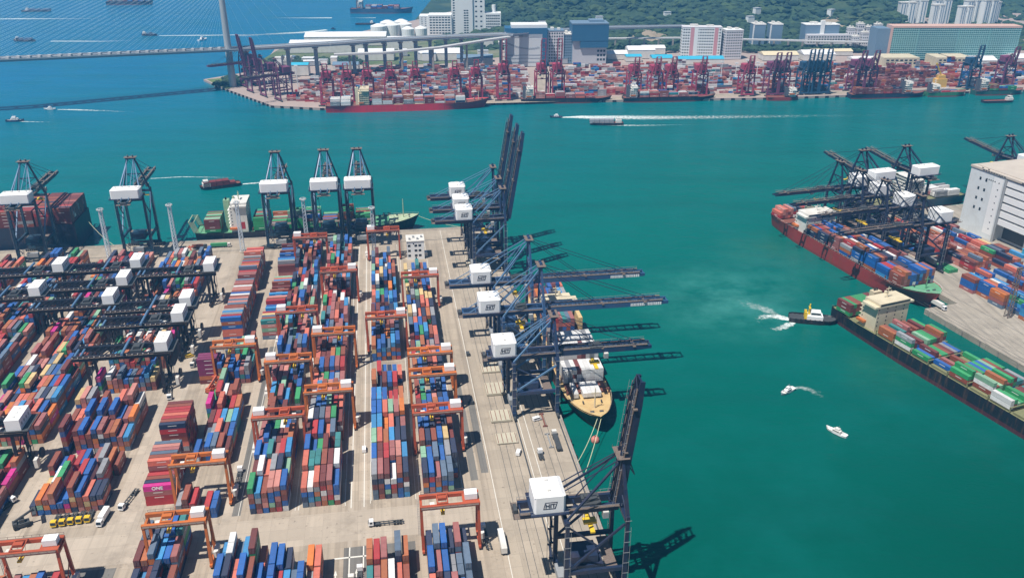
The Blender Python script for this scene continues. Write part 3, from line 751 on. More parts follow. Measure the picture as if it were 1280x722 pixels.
    if not simple:
        m = MB(); x = -G-2.6; y = hy-2.5
        for k in range(int((gz-4)/4)):
            z = 4+k*4; s = 1 if k % 2 else -1
            m.beam((x, y-s*1.8, z), (x, y+s*1.8, z+4), .9, .15); m.box(x-.8, x+.8, y+s*1.8-.6, y+s*1.8+.6, z+3.9, z+4)
        for sx in (-.8, .8):
            for sy in (-2.4, 2.4): m.beam((x+sx, y+sy, 3), (x+sx, y+sy, gz), .16)
        part(m, 'stair_tower', NAVYD, t)
        m = MB(); m.box(-G-1.6, -G+1.6, -4, 4, 4.02, 7.2, 0); m.cyl((-G+2, -hy+2, 8.5), (-G+2.9, -hy+2, 8.5), 2.2, n=14, m=1); part(m, 'cable_reel', [GREY, DGREY], t)
    return t

def make_rtg(pm):
    """rubber tyred gantry: x across the block (span), y along it"""
    t = thing('yard_gantry_crane', '', 'gantry crane'); sp, hy, H = 23.6, 3.6, 22.0
    for sx in (-sp/2, sp/2):
        for sy in (-hy, hy):
            m = MB(); m.beam((sx, sy*1.25, 2.2), (sx, sy, H), 1.15, 1.3, .95, 1.0); part(m, 'leg', pm, t)
        m = MB(); m.box(sx-.55, sx+.55, -6.2, 6.2, 1.3, 2.3); s = part(m, 'sill_beam', pm, t)
        for sy in (-5.2, -3.4, 3.4, 5.2):
            m = MB(); m.wheel((sx, sy, .8), .8, .7, 0, (1, 0, 0)); part(m, 'wheel', BLACK, s)
        m = MB(); m.box(sx-.5, sx+.5, -hy+.5, hy-.5, H-1.3, H-.2); part(m, 'end_tie', pm, t)
        m = MB(); m.beam((sx, -hy*1.2, 3), (sx, hy*1.05, 12), .35); part(m, 'diagonal_brace', pm, t)
    for sy in (-hy, hy):
        m = MB(); m.box(-sp/2-.6, sp/2+.6, sy-.65, sy+.65, H, H+1.7, 0); g = part(m, 'girder', pm, t)
        m = MB(); m.box(-sp/2, sp/2, sy+(.7 if sy > 0 else -1.6), sy+(1.6 if sy > 0 else -.7), H+1.2, H+1.3, 0)
        yo = sy+(1.55 if sy > 0 else -1.55)
        m.box(-sp/2, sp/2, yo-.04, yo+.04, H+2.2, H+2.3, 0)
        for k in range(9): m.box(-sp/2+k*sp/8-.05, -sp/2+k*sp/8+.05, yo-.05, yo+.05, H+1.3, H+2.3, 0)
        part(m, 'walkway', GRATE, g)
    m = MB(); x0 = sp/2-5.5; m.box(x0, x0+5.2, -1.9, 1.9, H+1.72, H+4.4, 0); h = part(m, 'machinery_box', WHITE, t)
    m = MB(); m.box(x0-1, x0+6, -hy+.65, hy-.65, H+1.3, H+1.5); part(m, 'box_platform', pm, h)
    m = MB(); m.box(sp/2+.6, sp/2+2.4, -2, 2, 2.5, 5.4); m.box(sp/2+.6, sp/2+2.2, 2.6, 4.6, 2.5, 4.6); part(m, 'power_unit', OFFW, t)
    tx = -3.
    m = MB(); m.box(tx-2.4, tx+2.4, -hy+.2, -hy+1, H+1.72, H+2.3); m.box(tx-2.4, tx+2.4, hy-1, hy-.2, H+1.72, H+2.3); m.box(tx-2.4, tx-1.9, -hy+1, hy-1, H+1.72, H+2.2); m.box(tx+1.9, tx+2.4, -hy+1, hy-1, H+1.72, H+2.2); m.box(tx-1.8, tx+1.8, -1., 1., H+1.75, H+3.)
    for sx in (-1.8, 1.8):
        for sy in (-1.5, 1.5): m.beam((tx+sx, sy, H+1.7), (tx+sx*.5, sy, H-3.4), .1)
    tr = part(m, 'trolley', pm, t)
    m = MB(); m.box(tx-.8, tx+.8, -3, 3, H-4.0, H-3.4); part(m, 'spreader', YEL, tr)
    m = MB(); m.box(tx-5.2, tx-3.2, -1.2, 1.2, H-2.6, H-.2, 0); m.box(tx-5.26, tx-5.2, -1.1, 1.1, H-2.1, H-.8, 1); part(m, 'operator_cab', [OFFW, GLASS], tr)
    m = MB(); m.beam((-sp/2-.9, hy, 3), (-sp/2-.9, hy, H), .14); m.beam((-sp/2-1.5, hy, 3), (-sp/2-1.5, hy, H), .14)
    for k in range(14): m.beam((-sp/2-.9, hy, 4+k*1.3), (-sp/2-1.5, hy, 4+k*1.3), .1)
    part(m, 'ladder', GREY, t)
    return t
def make_rmg():
    """rail mounted gantry: x along its girders (house over the right legs at x=0), y along the block"""
    t = thing('rail_gantry_crane', '', 'gantry crane'); H = 22.5; hy = 7.
    for sx in (-40, -2):
        for sy in (-hy, hy):
            m = MB(); m.beam((sx, sy, 2), (sx, sy*.8, H), 1.3, 1.5, 1.1, 1.2); part(m, 'leg', RMGP, t)
        m = MB(); m.box(sx-.7, sx+.7, -hy-3, hy+3, 1.1, 2.6)
        for sy in (-hy-2, -hy+1, hy-1, hy+2): m.wheel((sx, sy, .55), .5, .5, 1, (1, 0, 0))
        part(m, 'sill_beam', [RMGP, BLACK], t)
        m = MB(); m.box(sx-.6, sx+.6, -hy*.8+.6, hy*.8-.6, H-1.6, H-.2); m.beam((sx, -hy, 4), (sx, hy*.8, H-2), .45); part(m, 'end_brace', RMGP, t)
    for sy in (-hy*.8, hy*.8):
        m = MB(); m.box(-47, 4, sy-1, sy+1, H-.6, H+2.2); g = part(m, 'girder', RMGP, t)
        yo = sy+(1.7 if sy > 0 else -1.7)
        m = MB(); m.box(-47, 4, min(sy+.82*(1 if sy > 0 else -1), yo), max(sy+.82*(1 if sy > 0 else -1), yo), H+1.5, H+1.62, 0)
        m.box(-47, 4, yo-.05, yo+.05, H+2.7, H+2.8, 0)
        for k in range(15): m.box(-46+k*2.8-.22, -46+k*2.8+.22, yo-.2, yo+.2, H+2.2, H+2.6, 1)
        part(m, 'walkway', [GRATE, OFFW], g)
    for sx in (-46.3, -43.2):
        m = MB(); m.cyl((sx, -hy*.8+.8, H+1), (sx, hy*.8-.8, H+1), .7, n=10); part(m, 'end_tie', STEEL, t)
    m = MB(); m.cyl((-20, -9.5, H+3.6), (-20, 9.5, H+3.6), .75, n=10); part(m, 'cable_drum_beam', STEEL, t)
    m = MB(); m.box(-3.3, 3.3, -6.6, 6.6, H+2.6, H+8.2); h = part(m, 'machinery_house', WHITE, t)
    for k in range(3): m = MB(); m.box(-.5, .5, -4+k*3.6, -3.2+k*3.6, H+8.21, H+8.6); part(m, 'roof_vent', OFFW, h)
    for k in range(4): m = MB(); m.box(3.32, 3.36, -5+k*2.8, -3.8+k*2.8, H+4.5, H+6, 0); part(m, 'vent', GREY, h)
    m = MB(); m.box(-4.6, 6.2, -7.4, 7.4, H+2.25, H+2.55); part(m, 'house_platform', DGREY, h)
    m = MB(); m.box(6.2, 8, -2, 2, 3, H+1); 
    m = MB()
    for k in range(5):
        z = 3+k*4; s = 1 if k % 2 else -1; m.beam((1.2, -s*2, z), (1.2, s*2, z+4), .9, .15); m.box(.4, 2, s*2-.5, s*2+.5, z+3.9, z+4)
    for y in (-2.6, 2.6): m.beam((2, y, 2.6), (2, y, H), .18); m.beam((.4, y, 2.6), (.4, y, H), .18)
    part(m, 'stair_tower', RMGP, t)
    m = MB(); tx = -14; m.box(tx-3, tx+3, -hy*.8+.8, -hy*.8+2.2, H+2.22, H+3.2); m.box(tx-3, tx+3, hy*.8-2.2, hy*.8-.8, H+2.22, H+3.2); m.box(tx-2.8, tx-2, -hy*.8+2.2, hy*.8-2.2, H+2.3, H+3.1); m.box(tx+2, tx+2.8, -hy*.8+2.2, hy*.8-2.2, H+2.3, H+3.1); m.box(tx-1.5, tx+1.5, -2, 1.4, H+2.4, H+4.2)
    for sx in (-2, 2):
        for sy in (-2, 2): m.beam((tx+sx, sy, H+2.3), (tx+sx, sy, H-5), .12)
    m.box(tx-1, tx+1, -6.1, 6.1, H-5.6, H-5); tr = part(m, 'trolley', DGREY, t)
    m = MB(); m.box(tx+4.2, tx+6.4, -1.2, 1.2, H-2.2, H+.2, 0); m.box(tx+6.4, tx+6.46, -1, 1, H-1.8, H-.6, 1); part(m, 'operator_cab', [OFFW, GLASS], tr)
    m = MB(); m.box(4.2, 5.8, -5.8, -2.2, 3, 7.5, 0); m.cyl((4.6, 3, 6), (5.6, 3, 6), 2.6, n=14, m=1); part(m, 'cable_reel', [OFFW, DGREY], t)
    m = MB()
    for k in range(11): m.beam((-42+k*3.9, -hy*.8+1, H+1.9), (-38.1+k*3.9, hy*.8-1, H+1.9), .45)
    part(m, 'lattice', RMGP, t)
    for sx in (-38, -34, -8, -4):
        m = MB(); m.beam((sx, -hy*.8+.8, H+.5), (sx+3, hy*.8-.8, H+.5), .5); part(m, 'horizontal_brace', RMGP, t)
    return t

# sea-side cranes of the quay on the right edge of the terminal (booms over b)
g1 = 'blue quay cranes on the near quay'
def NC(a, b=82): return yd(a, b-.8, GZ+.03)
make_sts('dark quay crane nearest the camera, boom raised upright beside the empty quay', NC(258), AY, g1, gz=38, az=60, hy=10.5, lb=54, tilt=83.5, lback=40, pm=NAVYD, light=NAVYD, hx=-1.5, house_x=-29, trolley=-12)
make_sts('dark blue quay crane working over the white containers of the docked ship', NC(390), AY, g1, gz=32, az=54, hy=10.5, lb=49, lback=36, pm=NAVY, house_x=-27, trolley=22)
make_sts('blue quay crane whose lowered boom passes over the yellow ship bridge', NC(428), AY, g1, gz=39, az=66, hy=10, lb=70, lback=45, pm=BLUEP, house_x=-30, strip=True, trolley=-12)
make_sts('blue quay crane with lowered boom, last before the raised boom cluster', NC(468), AY, g1, gz=39, az=66, hy=10, lb=68, lback=49, pm=BLUEP, house_x=-30, strip=True, trolley=-8)
for a_, l_ in ((580, 'front crane of the three raised boom cranes at the quay corner'), (604, 'middle crane of the three raised boom cranes at the quay corner'), (633, 'rear crane of the three raised boom cranes at the quay corner')):
    make_sts(l_, NC(a_), AY, g1, gz=39, az=62, hy=9, lb=63, tilt=80.5, lback=50, pm=NAVY, house_x=-29, trolley=-14)
# cranes on the far edge (booms away from the camera, over a)
g2 = 'quay cranes along the top quay'
for b_, l_ in ((-366, 'partly cropped dark crane at the left edge of the picture'), (-268, 'dark crane standing over the large maroon loaded ship'), (-192, 'lone dark crane on the top quay between two ships'), (-85.5, 'left crane of three working the green feeder ship'),
               (-48.5, 'middle crane of three working the green feeder ship'), (-23, 'right crane of three working the green feeder ship')):
    make_sts(l_, yd(668.5, b_, GZ+.03), AY+R(90), g2, gz=46, az=71, hy=10, lb=52 if b_ < -100 else 44, lback=38, pm=TEALP, bt=.75, gw=2.6, wide=True, sign=False, house_x=-27, trolley=12, tilt=0)
# right terminal
g3 = 'dark cranes on the right terminal'
for a_, l_, lb_ in ((556, 'dark crane over the stern of the red hulled ship, tallest rear one', 54), (531, 'dark crane behind the bridge of the red hulled ship', 55), (503, 'dark crane amidships of the red hulled ship with lowered boom', 53), (466, 'dark crane nearest the green bow of the red hulled ship', 61)):
    make_sts(l_, qd(a_, 451.5, GZ+.03), AQ+R(180), g3, gz=35, az=58, hy=9, lb=lb_, lback=36, pm=NAVYD, light=NAVYD, bt=.62, gw=2.3, sign=False, house_x=-22, trolley=14)
for b_, l_ in ((487, 'left crane of the pair on the far edge of the right terminal'), (530, 'right crane of the pair on the far edge of the right terminal'), (640, 'dark crane showing behind the white warehouse roof')):
    make_sts(l_, qd(573, b_, GZ+.03), AQ+R(90), g3, gz=41, az=60, hy=9, lb=44, tilt=6, lback=36, pm=NAVYD, light=NAVYD, bt=.62, gw=2.3, sign=False, wide=True, house_x=-26, trolley=10)
# yard gantries
RTGS = {'o': make_rtg(ORANGE), 'r': make_rtg(RED)}; used = set()
bl = {'C1': -6.2, 'C2': 17, 'B2': -36.5, 'B1': -59.6, 'D': -91, 'H': -93, 'I': -146}
for k, b, a, lab in (('r', 'C2', 288, 'red gantry crane over the front block beside the white truck'),
    ('o', 'H', 293, 'orange gantry crane over the front block of blue containers'),
    ('o', 'D', 333, 'orange gantry crane beside the magenta lettered container'),
    ('r', 'B1', 366, 'nearest red gantry crane over the block between two truck lanes'),
    ('o', 'B2', 386, 'nearest orange gantry crane over the block left of the central road'),
    ('o', 'B1', 421, 'orange gantry crane with long beam behind the red one between lanes'),
    ('o', 'B2', 450, 'second orange gantry crane back along the block left of the central road'),
    ('r', 'B1', 482, 'red gantry crane beside the sideways stacks between lanes'),
    ('r', 'B2', 541, 'rust red gantry crane halfway up the block left of the central road'),
    ('r', 'C1', 467, 'red gantry crane over an almost empty bay beside the central road'),
    ('o', 'C2', 418, 'rearmost gantry crane of the close trio over the quayside block'),
    ('o', 'C2', 395, 'middle gantry crane of the close trio over the quayside block'),
    ('r', 'C2', 359, 'front gantry crane of the close trio over the quayside block'),
    ('r', 'C2', 525, 'red gantry crane below the small white office building'),
    ('r', 'B1', 608, 'red gantry crane at the top of the block by two light masts'),
    ('r', 'C1', 614, 'red gantry crane beside the small white office, next to the green ship bow'),
    ('o', 'D', 443, 'orange gantry crane in front of the long sideways column'),
    ('r', 'I', 284, 'rusty gantry crane cropped by the bottom left corner')):
    p = yd(a, bl[b], GZ+.03); src = RTGS[k]; rz_ = AY+(math.pi if b == 'B1' or (b, a) in (('B2', 450), ('C1', 614)) else 0)
    if k not in used: used.add(k); src.location = p; src.rotation_euler = (0, 0, rz_); src['label'] = lab; src['group'] = 'yard gantry cranes over the container blocks'
    else: copy_tree(src, p, rz_, lab)
proto = None
for a, b, lab in ((442, -128, 'front rail gantry with white house nearest the plum coloured container stack'), (478, -126.5, 'second rail gantry back in the right hand rail track'),
    (499, -126, 'third rail gantry back, close behind another, in the right hand track'), (552, -121, 'rearmost rail gantry of the right hand track near a light mast'),
    (509, -173, 'front rail gantry of the upper middle track trio'), (537, -172, 'centre rail gantry of the upper middle track trio'), (566, -170.5, 'rear rail gantry of the upper middle track trio by the light mast'),
    (528, -221.5, 'front rail gantry of the far left track'), (566, -219.5, 'rear rail gantry of the far left track by the quay'), (372, -179, 'dark rail gantry cropped by the left edge beside the truck lane')):
    p = yd(a, b, GZ+.03)
    if proto is None: proto = make_rmg(); proto.location = p; proto.rotation_euler = (0, 0, AY); proto['label'] = lab; proto['group'] = 'rail gantry cranes over the wide blocks'
    else: copy_tree(proto, p, AY, lab)

# ================================================================= SHIPS
def hull_mesh(L, Bm, zd, bulb=8, stern=.62, z0=-1., flare=1.0, sheer=.25, colours=2, zsplit=1.6, nose=.86):
    """lofted hull: x forward from the stern at 0, deck edge at zd; lower band below zsplit is material 1"""
    m = MB(); N = 36; rows = []
    for i in range(N+1):
        s = i/N; x = s*L
        hd = min(1., .8+.2*s/.08) if s < .08 else 1.
        if s > nose-.08: t = (s-(nose-.08))/(1.08-nose); hd = max(.015, (1-t**2.3)**.75 if t < 1 else .015)
        hw = stern+(1-stern)*min(1, s/.22)**.8
        if s > nose-.2: t = (s-(nose-.2))/(1.17-nose); hw = max(.004, 1-t**1.7) if t < 1 else .004
        zz = zd+sheer*zd*max(0, (s-.84)/.16)**1.4*1.2
        ov = 0. if s < .95 else 0.
        hb, hd = Bm/2*hw*flare, Bm/2*hd
        rows.append((x, zz, hb, hd))
    zs = [z0, zsplit, None]
    for x, zz, hb, hd in rows:
        lv = [(z0, hb), (zsplit, hb+(hd-hb)*.18), ((zsplit+zz)/2, hb+(hd-hb)*.5), (zz, hd)]
        rake = lambda z: x if x < L*.9 else x-(L*.035)*((x-L*.9)/(L*.1))**2*(1-(z-z0)/(zz-z0))
        for z, h in lv: m.v.append((rake(z), -h, z))
        for z, h in reversed(lv): m.v.append((rake(z), h, z))
    n = 8
    for i in range(N):
        for j in range(n-1):
            a = i*n+j; f = (a, a+n, a+n+1, a+1)
            if j == 3: continue
            m.f.append(f); m.m.append(1 if j in (0, n-2) else 0)
    m.f.append(tuple(range(0, n))); m.m.append(0)
    dk = MB()
    for i in range(N+1):
        x, zz, hb, hd = rows[i]; dk.v += [(x, -hd+.25, zz-.9 if hd > .8 else zz-.3), (x, hd-.25, zz-.9 if hd > .8 else zz-.3)]
    for i in range(N): dk.f.append((2*i, 2*i+2, 2*i+3, 2*i+1)); dk.m.append(0)
    return m, dk, rows
def hw_at(rows, x):
    for a, b in zip(rows, rows[1:]):
        if a[0] <= x <= b[0]: return a[3]+(b[3]-a[3])*(x-a[0])/(b[0]-a[0]), a[1]
    return rows[-1][3], rows[-1][1]
def hpaint(name, c):
    if name in MATS: return MATS[name]
    m, nt, p = newmat(name); g = nd(nt, 'ShaderNodeNewGeometry').outputs['Position']
    k = mixc(nt, noise(nt, .08, 4, g), tuple(v*.85 for v in c), tuple(v*1.15 for v in c))
    mp = nd(nt, 'ShaderNodeMapping'); mp.inputs['Scale'].default_value = (.5, .5, .05); nt.links.new(g, mp.inputs[0])
    k = mixc(nt, ramp(nt, noise(nt, 1, 5, mp.outputs[0], .7), [(.52, (0, 0, 0)), (.7, (.55,)*3)]), k, (.17, .08, .045))   # rust runs
    k = mixc(nt, ramp(nt, noise(nt, .25, 5, g, .7), [(.6, (0, 0, 0)), (.75, (.4,)*3)]), k, tuple(min(1, v*1.6+.03) for v in c))
    nt.links.new(k, p.inputs['Base Color']); p.inputs['Roughness'].default_value = .5; MATS[name] = m; return m
def superstructure(t, x0, x1, w, z0, decks, m, acc=None, bridge_w=None, funnel=(.1, .1, .12), plain=False, h=2.7):
    acc = acc or m; b = MB(); n = decks
    b.box(x0, x1, -w/2, w/2, z0, z0+h*n)
    s = part(b, 'superstructure', m, t)
    wb = MB()
    for d in range(1, n):
        zz = z0+h*d+.9
        for k in range(int(w/2.2)):
            yy = -w/2+1.2+k*2.2
            for xx, q in (((x1, .05), (x0, -.05)) if not plain else ((x1, .05),) if k % 3 == 0 else ()): wb.box(min(xx, xx+q), max(xx, xx+q), yy-.4, yy+.4, zz, zz+.9)
        for k in range(int((x1-x0)/2.6) if not plain else 1):
            xx = x0+1.3+k*2.6
            for yy, q in ((w/2, .05), (-w/2, -.05)): wb.box(xx-.4, xx+.4, min(yy, yy+q), max(yy, yy+q), zz, zz+.9)
    split_part(wb, 'window', GLASS, s)
    e = MB()
    for d in range(1, n): e.box(x0-1.6, x1+.5 if not plain else x0+2, -w/2-(1.1 if not plain else .02), w/2+(1.1 if not plain else .02), z0+h*d-.12, z0+h*d+.04)
    part(e, 'deck_edge', m, s)
    bw = bridge_w or w*1.25; zb = z0+h*n
    b = MB(); b.box(x0+1, x1+.8, -w/2+.5, w/2-.5, zb, zb+2.9); b.box(x0+2.5, x1+.6, -bw/2, bw/2, zb-.1, zb+1.15)
    br = part(b, 'bridge', m, t)
    b = MB(); b.box(x1+.8, x1+.86, -w/2+1, w/2-1, zb+1.3, zb+2.4); part(b, 'bridge_window', GLASS, br)
    b = MB(); b.cyl((x0+(x1-x0)*.5, 0, zb+2.9), (x0+(x1-x0)*.5, 0, zb+10), .45, .2); b.box(x0+(x1-x0)*.5-.3, x0+(x1-x0)*.5+.3, -3, 3, zb+6.5, zb+6.9); b.box(x0+(x1-x0)*.5-.2, x0+(x1-x0)*.5+.3, -1.8, 1.8, zb+8.4, zb+8.7)
    b.cyl((x0+2, 3, zb+2.9), (x0+2, 3, zb+4.6), 1.0, .9, n=10); part(b, 'radar_mast', acc, t)
    fm = mat('funnel paint %.2f%.2f%.2f' % funnel, funnel, .5)
    b = MB(); xf = x0-5.5; b.prism([(xf, -2.6), (xf+4.5, -3.2), (xf+4.5, 3.2), (xf, 2.6)], z0, zb+3.2); f = part(b, 'funnel', fm, t)
    b = MB()
    for yy in (-1.2, 0, 1.2): b.cyl((xf+2.2, yy, zb+3.21), (xf+1.8, yy, zb+4.8), .4, n=8)
    part(b, 'exhaust_pipe', BLACK, f)
    b = MB()
    for sy in (-1, 1):
        b.box(x0-1, x0+5.5, sy*(w/2+1.2)-1.1, sy*(w/2+1.2)+1.1, z0+h*1.2, z0+h*1.2+1.4)
    part(b, 'lifeboat', ORANGE, t)
    return zb
def ship_containers(loc, rz, rows, x0, x1, nrow, zb, tmean, mix, var=1.2, skip=(), pitch=13.6, empty=.05, prof=None):
    ch, sh = math.cos(rz), math.sin(rz); n = int((x1-x0)/pitch)
    for k in range(n):
        xc = x0+k*pitch+6.3
        if any(a < xc < b for a, b in skip): continue
        hw, _ = hw_at(rows, min(xc+6, rows[-1][0])); nr = min(nrow, int((2*hw-.8)/2.52))
        base = (prof[k % len(prof)] if prof else tmean+random.uniform(-var, var)*.6)
        for r in range(nr):
            y = (r-(nr-1)/2)*2.5
            h = 0 if random.random() < empty else max(0, int(round(base+random.uniform(-.5, .5)*var)))
            c = pick(mix)
            for q in range(h):
                if random.random() < .6: c = pick(mix)
                z = loc[2]+zb+q*2.62
                addc(loc[0]+xc*ch-y*sh, loc[1]+xc*sh+y*ch, z, rz, 12.19, 2.6, c)
def hatch_gear(t, rows, x0, x1, z, pitch, m, skip=()):
    b = MB(); n = int((x1-x0)/pitch)
    for k in range(n+1):
        x = x0+k*pitch-.5
        hw, _ = hw_at(rows, x)
        b.box(x-.3, x+.3, -hw+1, -hw+1.5, z-.9, z+2.2); b.box(x-.3, x+.3, hw-1.5, hw-1, z-.9, z+2.2); b.box(x-.3, x+.3, -hw+1, hw-1, z+1.6, z+2.)
        if k < n and not any(a < x+6 < c for a, c in skip): b.box(x+1, x+pitch-1, -hw+2.4, hw-2.4, z-.9, z-.1)
    part(b, 'hatch_coaming', m, t)
def fore_mast(t, x, z, m, h=12):
    b = MB(); b.cyl((x, 0, z), (x, 0, z+h), .5, .25); b.box(x-.2, x+.2, -2, 2, z+h*.75, z+h*.75+.3); part(b, 'foremast', m, t)
    b = MB()
    for sy in (-1, 1):
        b.cyl((x+5, sy*2.5-1, z+.6), (x+5, sy*2.5+1, z+.6), .8, n=10); b.box(x+3.5, x+6.5, sy*2.5-1.3, sy*2.5+1.3, z, z+.35); b.box(x-6, x-4.5, sy*5-.3, sy*5+.3, z, z+1)
    part(b, 'windlass', DGREY, t)
def rail(t, rows, m, x0, x1):
    b = MB()
    pts = [(x, hd-.2, zz) for x, zz, hb, hd in rows if x0 <= x <= x1]
    for p, q in zip(pts, pts[1:]):
        for sy in (-1, 1): b.beam((p[0], sy*p[1], p[2]+1), (q[0], sy*q[1], q[2]+1), .1); b.beam((p[0], sy*p[1], p[2]-.2), (p[0], sy*p[1], p[2]+1), .1)
    part(b, 'railing', m, t)
ANTI = hpaint('antifouling red', (.2, .035, .03)); BOOT = hpaint('worn pinkish boot topping', (.075, .022, .03))
HBLK = hpaint('black hull', (.012, .014, .022)); HRED = hpaint('brick red hull', (.3, .035, .03)); HNAV = hpaint('navy hull', (.012, .022, .05)); HFAR = hpaint('scarlet hull', (.66, .025, .05))
DGRN = mat('green deck paint', (.12, .36, .2), .7, var=.2, dirt=rust, damt=.4); DPGR = mat('pale green deck paint', (.42, .5, .33), .7, var=.15, dirt=rust, damt=.3)
DOCH = mat('ochre deck paint', (.62, .44, .2), .7, var=.2, dirt=(.3, .12, .06), damt=.5); DRED = mat('oxide deck paint', (.2, .07, .05), .7, var=.2); DOLV = mat('olive deck paint', (.2, .2, .1), .7, var=.25)
def ship(name, label, loc, rz, L, Bm, zd, hull, band, deck, group=None, fore=None, **k):
    t = thing(name, label, 'ship', loc, rz, group)
    m, dk, rows = hull_mesh(L, Bm, zd, **k)
    h = part(m, 'hull', [hull, band], t)
    for p in h.data.polygons: p.use_smooth = False
    part(dk, 'deck', deck, t)
    if fore:
        f = MB(); q = [r for r in rows if r[0] > L*fore[0]]
        for x, zz, hb, hd in q: f.v += [(x, -hd+.2, zz-.25), (x, hd-.2, zz-.25)]
        for i in range(len(q)-1): f.f.append((2*i, 2*i+2, 2*i+3, 2*i+1)); f.m.append(0)
        part(f, 'foredeck', fore[1], t)
    return t, rows
SG = 'container ships in the harbour'
# docked ship beside the near quay, bow towards the camera
loc = yd(532, 100.5, 0); rz = AY-R(90)
t, rows = ship('container_ship', 'container ship with ochre foredeck and white containers moored at the near quay', loc, rz, 170, 27, 9, HBLK, ANTI, DOCH, SG, sheer=.3, nose=.84)
superstructure(t, 44, 55, 20, 8.2, 5, CREAM, funnel=(.1, .12, .2), bridge_w=27, plain=True)
hatch_gear(t, rows, 60, 148, 9.2, 13.6, DRED); fore_mast(t, 157, 9.4, CREAM); rail(t, rows, CREAM, 140, 170)
ship_containers(loc, rz, rows, 60, 75, 10, 9.4, 4, 'blue', .6); ship_containers(loc, rz, rows, 87.5, 116, 10, 9.4, 4, 'pale', .4, empty=0); ship_containers(loc, rz, rows, 118, 133, 9, 9.4, 3, 'pale', .5, empty=0); ship_containers(loc, rz, rows, 134, 148, 7, 9.4, 1, 'pale', .8, empty=.4)
ship_containers(loc, rz, rows, 6, 34, 9, 9.4, 3, 'yard', 1.)
bb = MB(); c_ = yd(358, 97, 0)
for i in range(8):
    a0, a1 = -1.57+i*3.1416/8, -1.57+(i+1)*3.1416/8
    bb.cyl((0, 0, 1+2.2*math.sin(a0)), (0, 0, 1+2.2*math.sin(a1)), max(.05, 2.2*math.cos(a0)), max(.05, 2.2*math.cos(a1)), n=14, caps=False)
bb.cyl((0, 0, 3), (0, 0, 3.9), .3); tag(bb.build('mooring_buoy', mat('faded orange red buoy', (.55, .2, .16), .6), None, c_), 'round faded red buoy floating in front of the ochre foredeck bow', 'buoy')
def rope(p, q, sag, label, col=None, r=.16):
    m = MB(); p, q = Vector(p), Vector(q); prev = p
    for i in range(1, 13):
        f = i/12; c = p.lerp(q, f); c.z -= sag*4*f*(1-f); m.cyl(prev, c, r, n=5, caps=False); prev = c
    tag(m.build('mooring_rope', col or mat('pale rope', (.6, .62, .4), .8), None), label, 'rope', 'mooring ropes')
rope(yd(363, 99, 10.5), yd(335, 82, 4.4), 2.5, 'pale rope from the ochre bow down to the near quay edge'); rope(yd(363, 101, 10.5), yd(322, 82, 4.4), 3, 'longer pale rope from the ochre bow to the near quay edge')
# green feeder on the far edge
loc = yd(686, -156, 0); rz = AY
t, rows = ship('container_ship', 'green and black feeder ship with white bridge block moored along the top quay', loc, rz, 180, 25, 9, HBLK, ANTI, DGRN, SG, fore=(.86, DPGR), sheer=.35, nose=.85)
superstructure(t, 29, 42, 22, 8.2, 8, OFFW, acc=DPGR, funnel=(.25, .4, .25), bridge_w=26, plain=True)
hatch_gear(t, rows, 46, 148, 9.2, 13.6, DRED); fore_mast(t, 167, 10.4, DPGR, 16); rail(t, rows, DPGR, 146, 180)
ship_containers(loc, rz, rows, 8, 22, 9, 9.4, 4, 'ever', .5); ship_containers(loc, rz, rows, 46, 150, 9, 9.4, 4, 'ever', 1.3, prof=[4, 2, 4, 4, 2, 4, 3, 3])
b = MB(); 
for y in (-1, 1):
    for k in range(8): b.beam((-1+k*.6, y*9, 9), (-4+k*.6, y*9, 18), .3)
b.beam((-4, -9, 18), (-4, 9, 18), .5); b.beam((0, -9, 18), (0, 9, 18), .4)
part(b, 'stern_frame', DPGR, t)
rope(yd(686, 23, 11), yd(670, 60, 4.5), 1.5, 'pale rope from the pale green foredeck to the top quay corner')
b = MB(); b.box(18.0, 18.12, -12, 12, 0, .1)
sg = MB(); sg.box(36, 40, -11.06, -11.02, 11, 17); part(sg, 'side_panel', mat('red panel', (.4, .03, .04)), t)
# big maroon loaded ship, mostly behind the crane on the left
loc = yd(700, -247, 0); rz = AY+math.pi
t, rows = ship('container_ship', 'very large dark ship stacked high with maroon containers at the left edge', loc, rz, 325, 48, 21, HNAV, ANTI, DRED, SG, sheer=.2, nose=.88, stern=.8)
superstructure(t, 90, 104, 40, 20, 10, OFFW, funnel=(.2, .05, .05)); fore_mast(t, 306, 22, OFFW)
ship_containers(loc, rz, rows, 1, 82, 18, 20.5, 5, 'klin', .6, empty=0); ship_containers(loc, rz, rows, 106, 300, 18, 20.5, 5, 'klin', .8)
rope(yd(690, -239, 18), yd(670, -217, 4.5), 2, 'pale rope from the large dark stern to the top quay')
# red hulled ship at the right terminal, green bow towards the camera
loc = qd(590, 430, 0); rz = AQ-R(90)
t, rows = ship('container_ship', 'brick red hulled ship with green foredeck moored at the right terminal', loc, rz, 181, 31, 11, HRED, ANTI, DRED, SG, fore=(.88, DGRN), sheer=.2, nose=.9)
superstructure(t, 36, 50, 27, 10, 5, OFFW, funnel=(.4, .4, .3), bridge_w=31, plain=True)
hatch_gear(t, rows, 50, 158, 11.2, 13.6, DRED); fore_mast(t, 168, 11.8, DGRN, 9); rail(t, rows, OFFW, 0, 181)
ship_containers(loc, rz, rows, 3, 30, 12, 11, 3, 'reds', .8, empty=.1); ship_containers(loc, rz, rows, 52, 161, 12, 11, 3.3, 'cmau', 1.2)
b = MB(); 
for x0 in range(6, 160, 24): b.box(x0, x0+20, -15.56, -15.52, 8, 10.4)
